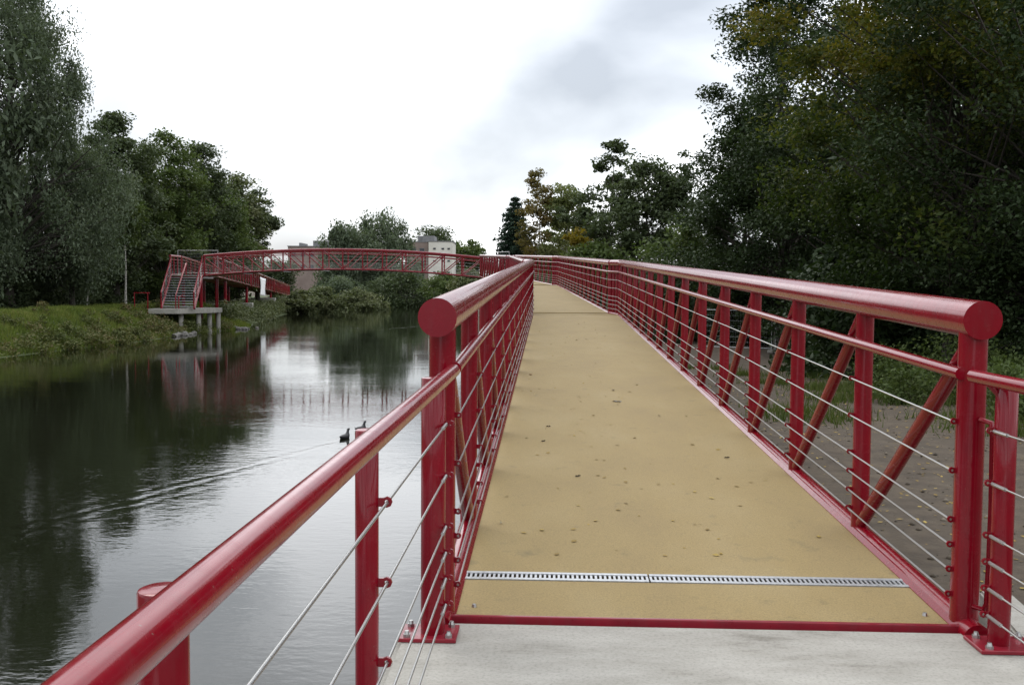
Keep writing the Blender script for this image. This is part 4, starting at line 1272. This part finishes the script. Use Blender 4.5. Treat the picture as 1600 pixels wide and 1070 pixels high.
for lab, px, py, sz, c in (('dark brown curled leaf near the middle of the deck', 958, 610, 0.10, (0.07, 0.035, 0.012)), ('orange leaf on the left side of the deck', 829, 586, 0.07, (0.22, 0.09, 0.02)),
        ('lone dark leaf fragment in front of the deck middle', 903, 745, 0.055, (0.05, 0.035, 0.02)), ('brown leaf crumb near the right edge of the deck', 1136, 716, 0.055, (0.06, 0.04, 0.02)),
        ('small grey-brown leaf left of the deck middle', 857, 667, 0.05, (0.10, 0.07, 0.04)), ('flat grey leaf remnant right of the brown curled leaf', 964, 628, 0.13, (0.16, 0.15, 0.14)),
        ('dark leaf scrap close to the left deck edge', 849, 690, 0.045, (0.05, 0.035, 0.02)), ('tan leaf in the right half of the deck', 1030, 650, 0.06, (0.2, 0.13, 0.05)),
        ('pale dry leaf scrap lying in front of the left railing', 783, 818, 0.04, (0.35, 0.3, 0.18))):
    x, y = on_deck(px, py)
    deck_leaf(lab, x, y, sz, px*0.7, c)

# stones at the foot of the far bank
def f(t, b):
    n = noise(t, world_pos(t), 4, 6, 0.7)
    r = ramp(t, n.outputs[0], [(0.3, (0.06, 0.057, 0.05)), (0.7, (0.19, 0.18, 0.165))])
    t.links.new(r.outputs[0], b.inputs['Base Color']); b.inputs['Roughness'].default_value = 0.9
M_RUBBLE = mat('rubble_stone', f)
def stones(label, cx, cy, n, spread, size, seed):
    rng = random.Random(seed)
    root = empty('stone_pile', (cx, cy, WATER), label, 'stones')
    ms = []
    for k in range(4):
        bm = bmesh.new()
        bmesh.ops.create_icosphere(bm, subdivisions=1, radius=1)
        for v in bm.verts:
            v.co *= rng.uniform(0.75, 1.2)
            v.co.z *= 0.65
        me = bm_mesh('stone', bm); me.materials.append(M_RUBBLE); ms.append(me)
    for i in range(n):
        x, y = cx+rng.gauss(0, spread), cy+rng.gauss(0, spread*1.6)
        s = size*rng.uniform(0.5, 1.2)
        obj('stone', ms[i % 4], None, root, Matrix.Translation((x, y, max(gz((x, y)), WATER)+s*0.2)) @ Matrix.Rotation(rng.uniform(0, 6), 4, 'Z') @ Matrix.Diagonal((s, s*rng.uniform(.7, 1.2), s, 1)))
p = C(258, 68.5); stones('pale rubble stones at the waterline left of the piles', float(lb(p[1]))-0.2, p[1], 34, 0.55, 0.28, 1)
p = C(330, 79); stones('small rubble stones at the waterline right of the piles', float(lb(p[1]))-0.1, p[1], 22, 0.6, 0.24, 2)

# ------------------------------------------------------------------ buildings far behind
def f(t, b):
    br_ = nn(t, 'ShaderNodeTexBrick', Scale=1.0)
    v = nn(t, 'ShaderNodeMapping'); v.inputs['Scale'].default_value = (1, 1, 1)
    t.links.new(obco(t), br_.inputs['Vector'])
    n = noise(t, obco(t), 0.5, 5)
    r = ramp(t, n.outputs[0], [(0.3, (0.15, 0.115, 0.098)), (0.7, (0.21, 0.165, 0.143))])
    t.links.new(r.outputs[0], b.inputs['Base Color']); b.inputs['Roughness'].default_value = 0.9
M_BRICK = mat('brick_wall', f)
def f(t, b):
    n = noise(t, obco(t), 0.4, 6, 0.6)
    r = ramp(t, n.outputs[0], [(0.3, (0.46, 0.44, 0.38)), (0.7, (0.56, 0.545, 0.49))])
    t.links.new(r.outputs[0], b.inputs['Base Color']); b.inputs['Roughness'].default_value = 0.85
M_CREAM = mat('cream_render', f)
def f(t, b):
    b.inputs['Base Color'].default_value = (0.03, 0.035, 0.04, 1); b.inputs['Roughness'].default_value = 0.15
M_GLASS = mat('window_glass', f)
def f(t, b):
    n = noise(t, obco(t), 1, 4)
    r = ramp(t, n.outputs[0], [(0.3, (0.12, 0.12, 0.125)), (0.7, (0.17, 0.17, 0.17))])
    t.links.new(r.outputs[0], b.inputs['Base Color']); b.inputs['Roughness'].default_value = 0.8
M_ROOF = mat('grey_roof', f)
def building(label, px0, px1, D, ztop, depth, m, end_m=None, wins=(), roofbox=None):
    x0, x1 = (px0-800)/FPX*D, (px1-800)/FPX*D
    cx, zb = (x0+x1)/2, -0.5
    root = empty('building', W3(cx, D+depth/2, zb), label, 'building')
    box('wall', W3(cx, D+depth/2, (ztop+zb)/2), (x1-x0, depth, ztop-zb), m, root, YAW)
    box('roof_edge', W3(cx, D+depth/2, ztop+0.12), (x1-x0+0.3, depth+0.3, 0.22), M_ROOF, root, YAW)
    for (u, zc_, ww, wh) in wins:
        fr = box('window', W3(x0+(x1-x0)*u, D-0.03, zc_), (ww, 0.14, wh), M_ROOF, root, YAW)
        box('pane', W3(x0+(x1-x0)*u, D-0.12, zc_), (ww*0.86, 0.06, wh*0.86), M_GLASS, fr, YAW)
    if roofbox:
        for (u0, u1, hh) in roofbox:
            box('roof_plant', W3(x0+(x1-x0)*(u0+u1)/2, D+depth/2, ztop+0.23+hh/2), ((x1-x0)*(u1-u0), depth*0.6, hh), M_ROOF, root, YAW)
    return root
D = 262.0
wl = [(u, z_, 1.2, 1.1) for u in np.linspace(0.08, 0.92, 8) for z_ in (9.9, 6.6)]
building('long low brick building left behind the broad willow', 450, 566, D, 11.9, 14, M_BRICK, wins=wl, roofbox=[(0.31, 0.54, 1.5), (0.12, 0.15, 0.9)])
wl = [(u, z_, 1.3, 1.5) for u in (0.3, 0.7) for z_ in (11.0, 7.6, 4.2)]
building('narrow brown brick wing beside the white building', 636, 668.5, D, 13.3, 16, M_BRICK, wins=wl, roofbox=[(0.45, 0.95, 1.6)])
wl = [(u, z_, 0.7, 0.45) for u in (0.25, 0.6, 0.85) for z_ in (11.6, 8.4, 5.4)]
building('white rendered building with small windows behind the arch bridge', 669, 706, D-1.0, 13.4, 16, M_CREAM, wins=wl, roofbox=[(-0.3, 0.2, 1.5)] )
# quay wall seen under the bridge
qw = empty('quay_wall', W3(-17, 176, -0.5), 'pale grey retaining wall at the river bend under the bridge', 'wall')
for i in range(5):
    box('wall_panel', W3(-21.5+i*2.6, 178-i*1.2, -0.35), (2.55, 0.4, 2.6), M_CONC, qw, YAW, 0.03)

# ------------------------------------------------------------------ birds on the water
def f(t, b):
    b.inputs['Base Color'].default_value = (0.018, 0.018, 0.02, 1); b.inputs['Roughness'].default_value = 0.6
M_BIRD = mat('dark_plumage', f)
def f(t, b):
    b.inputs['Base Color'].default_value = (0.5, 0.42, 0.3, 1); b.inputs['Roughness'].default_value = 0.5
M_BILL = mat('pale_bill', f)
def bird(label, xc, yc, rz):
    root = empty('water_bird', W3(xc, yc, WATER), label, 'bird', 'dark water birds', rz)
    # one continuous body: rings from tail over breast, neck and head (x = forward)
    prof = [(-0.215, 0.075, 0.004, 0.004), (-0.17, 0.055, 0.035, 0.022), (-0.10, 0.035, 0.072, 0.055), (0.0, 0.025, 0.088, 0.068), (0.075, 0.035, 0.078, 0.068), (0.115, 0.070, 0.055, 0.058),
            (0.125, 0.115, 0.034, 0.038), (0.135, 0.155, 0.027, 0.030), (0.152, 0.185, 0.031, 0.032), (0.180, 0.192, 0.026, 0.025), (0.200, 0.188, 0.010, 0.010)]
    V, F = [], []
    sg = 12
    for i, (x, z_, ry, rz_) in enumerate(prof):
        a = prof[max(i-1, 0)]; b_ = prof[min(i+1, len(prof)-1)]
        t = Vector((b_[0]-a[0], 0, b_[1]-a[1])).normalized()
        n_ = Vector((-t.z, 0, t.x))
        for j in range(sg):
            an = 2*math.pi*j/sg
            V.append(Vector((x, 0, z_))+Vector((0, 1, 0))*ry*math.cos(an)+n_*rz_*math.sin(an))
    for i in range(len(prof)-1):
        for j in range(sg):
            j2 = (j+1) % sg
            F.append((i*sg+j, i*sg+j2, (i+1)*sg+j2, (i+1)*sg+j))
    F.append(tuple(range(sg))); F.append(tuple(range((len(prof)-1)*sg, len(prof)*sg)))
    me = mesh('body', V, F, True)
    bm = bmesh.new(); bm.from_mesh(me); bmesh.ops.recalc_face_normals(bm, faces=bm.faces); bm.to_mesh(me); bm.free()
    body = obj('body', me, M_BIRD, root, WM[root.name])
    o = rod('bill', WM[root.name] @ Vector((0.195, 0, 0.188)), WM[root.name] @ Vector((0.235, 0, 0.180)), 0.010, M_BILL, root, 8, r2=0.003)
bird('dark water bird swimming left of the railing post', *DUCKS[0], R(70))
bird('dark water bird half hidden behind the railing post', *DUCKS[1], R(60))
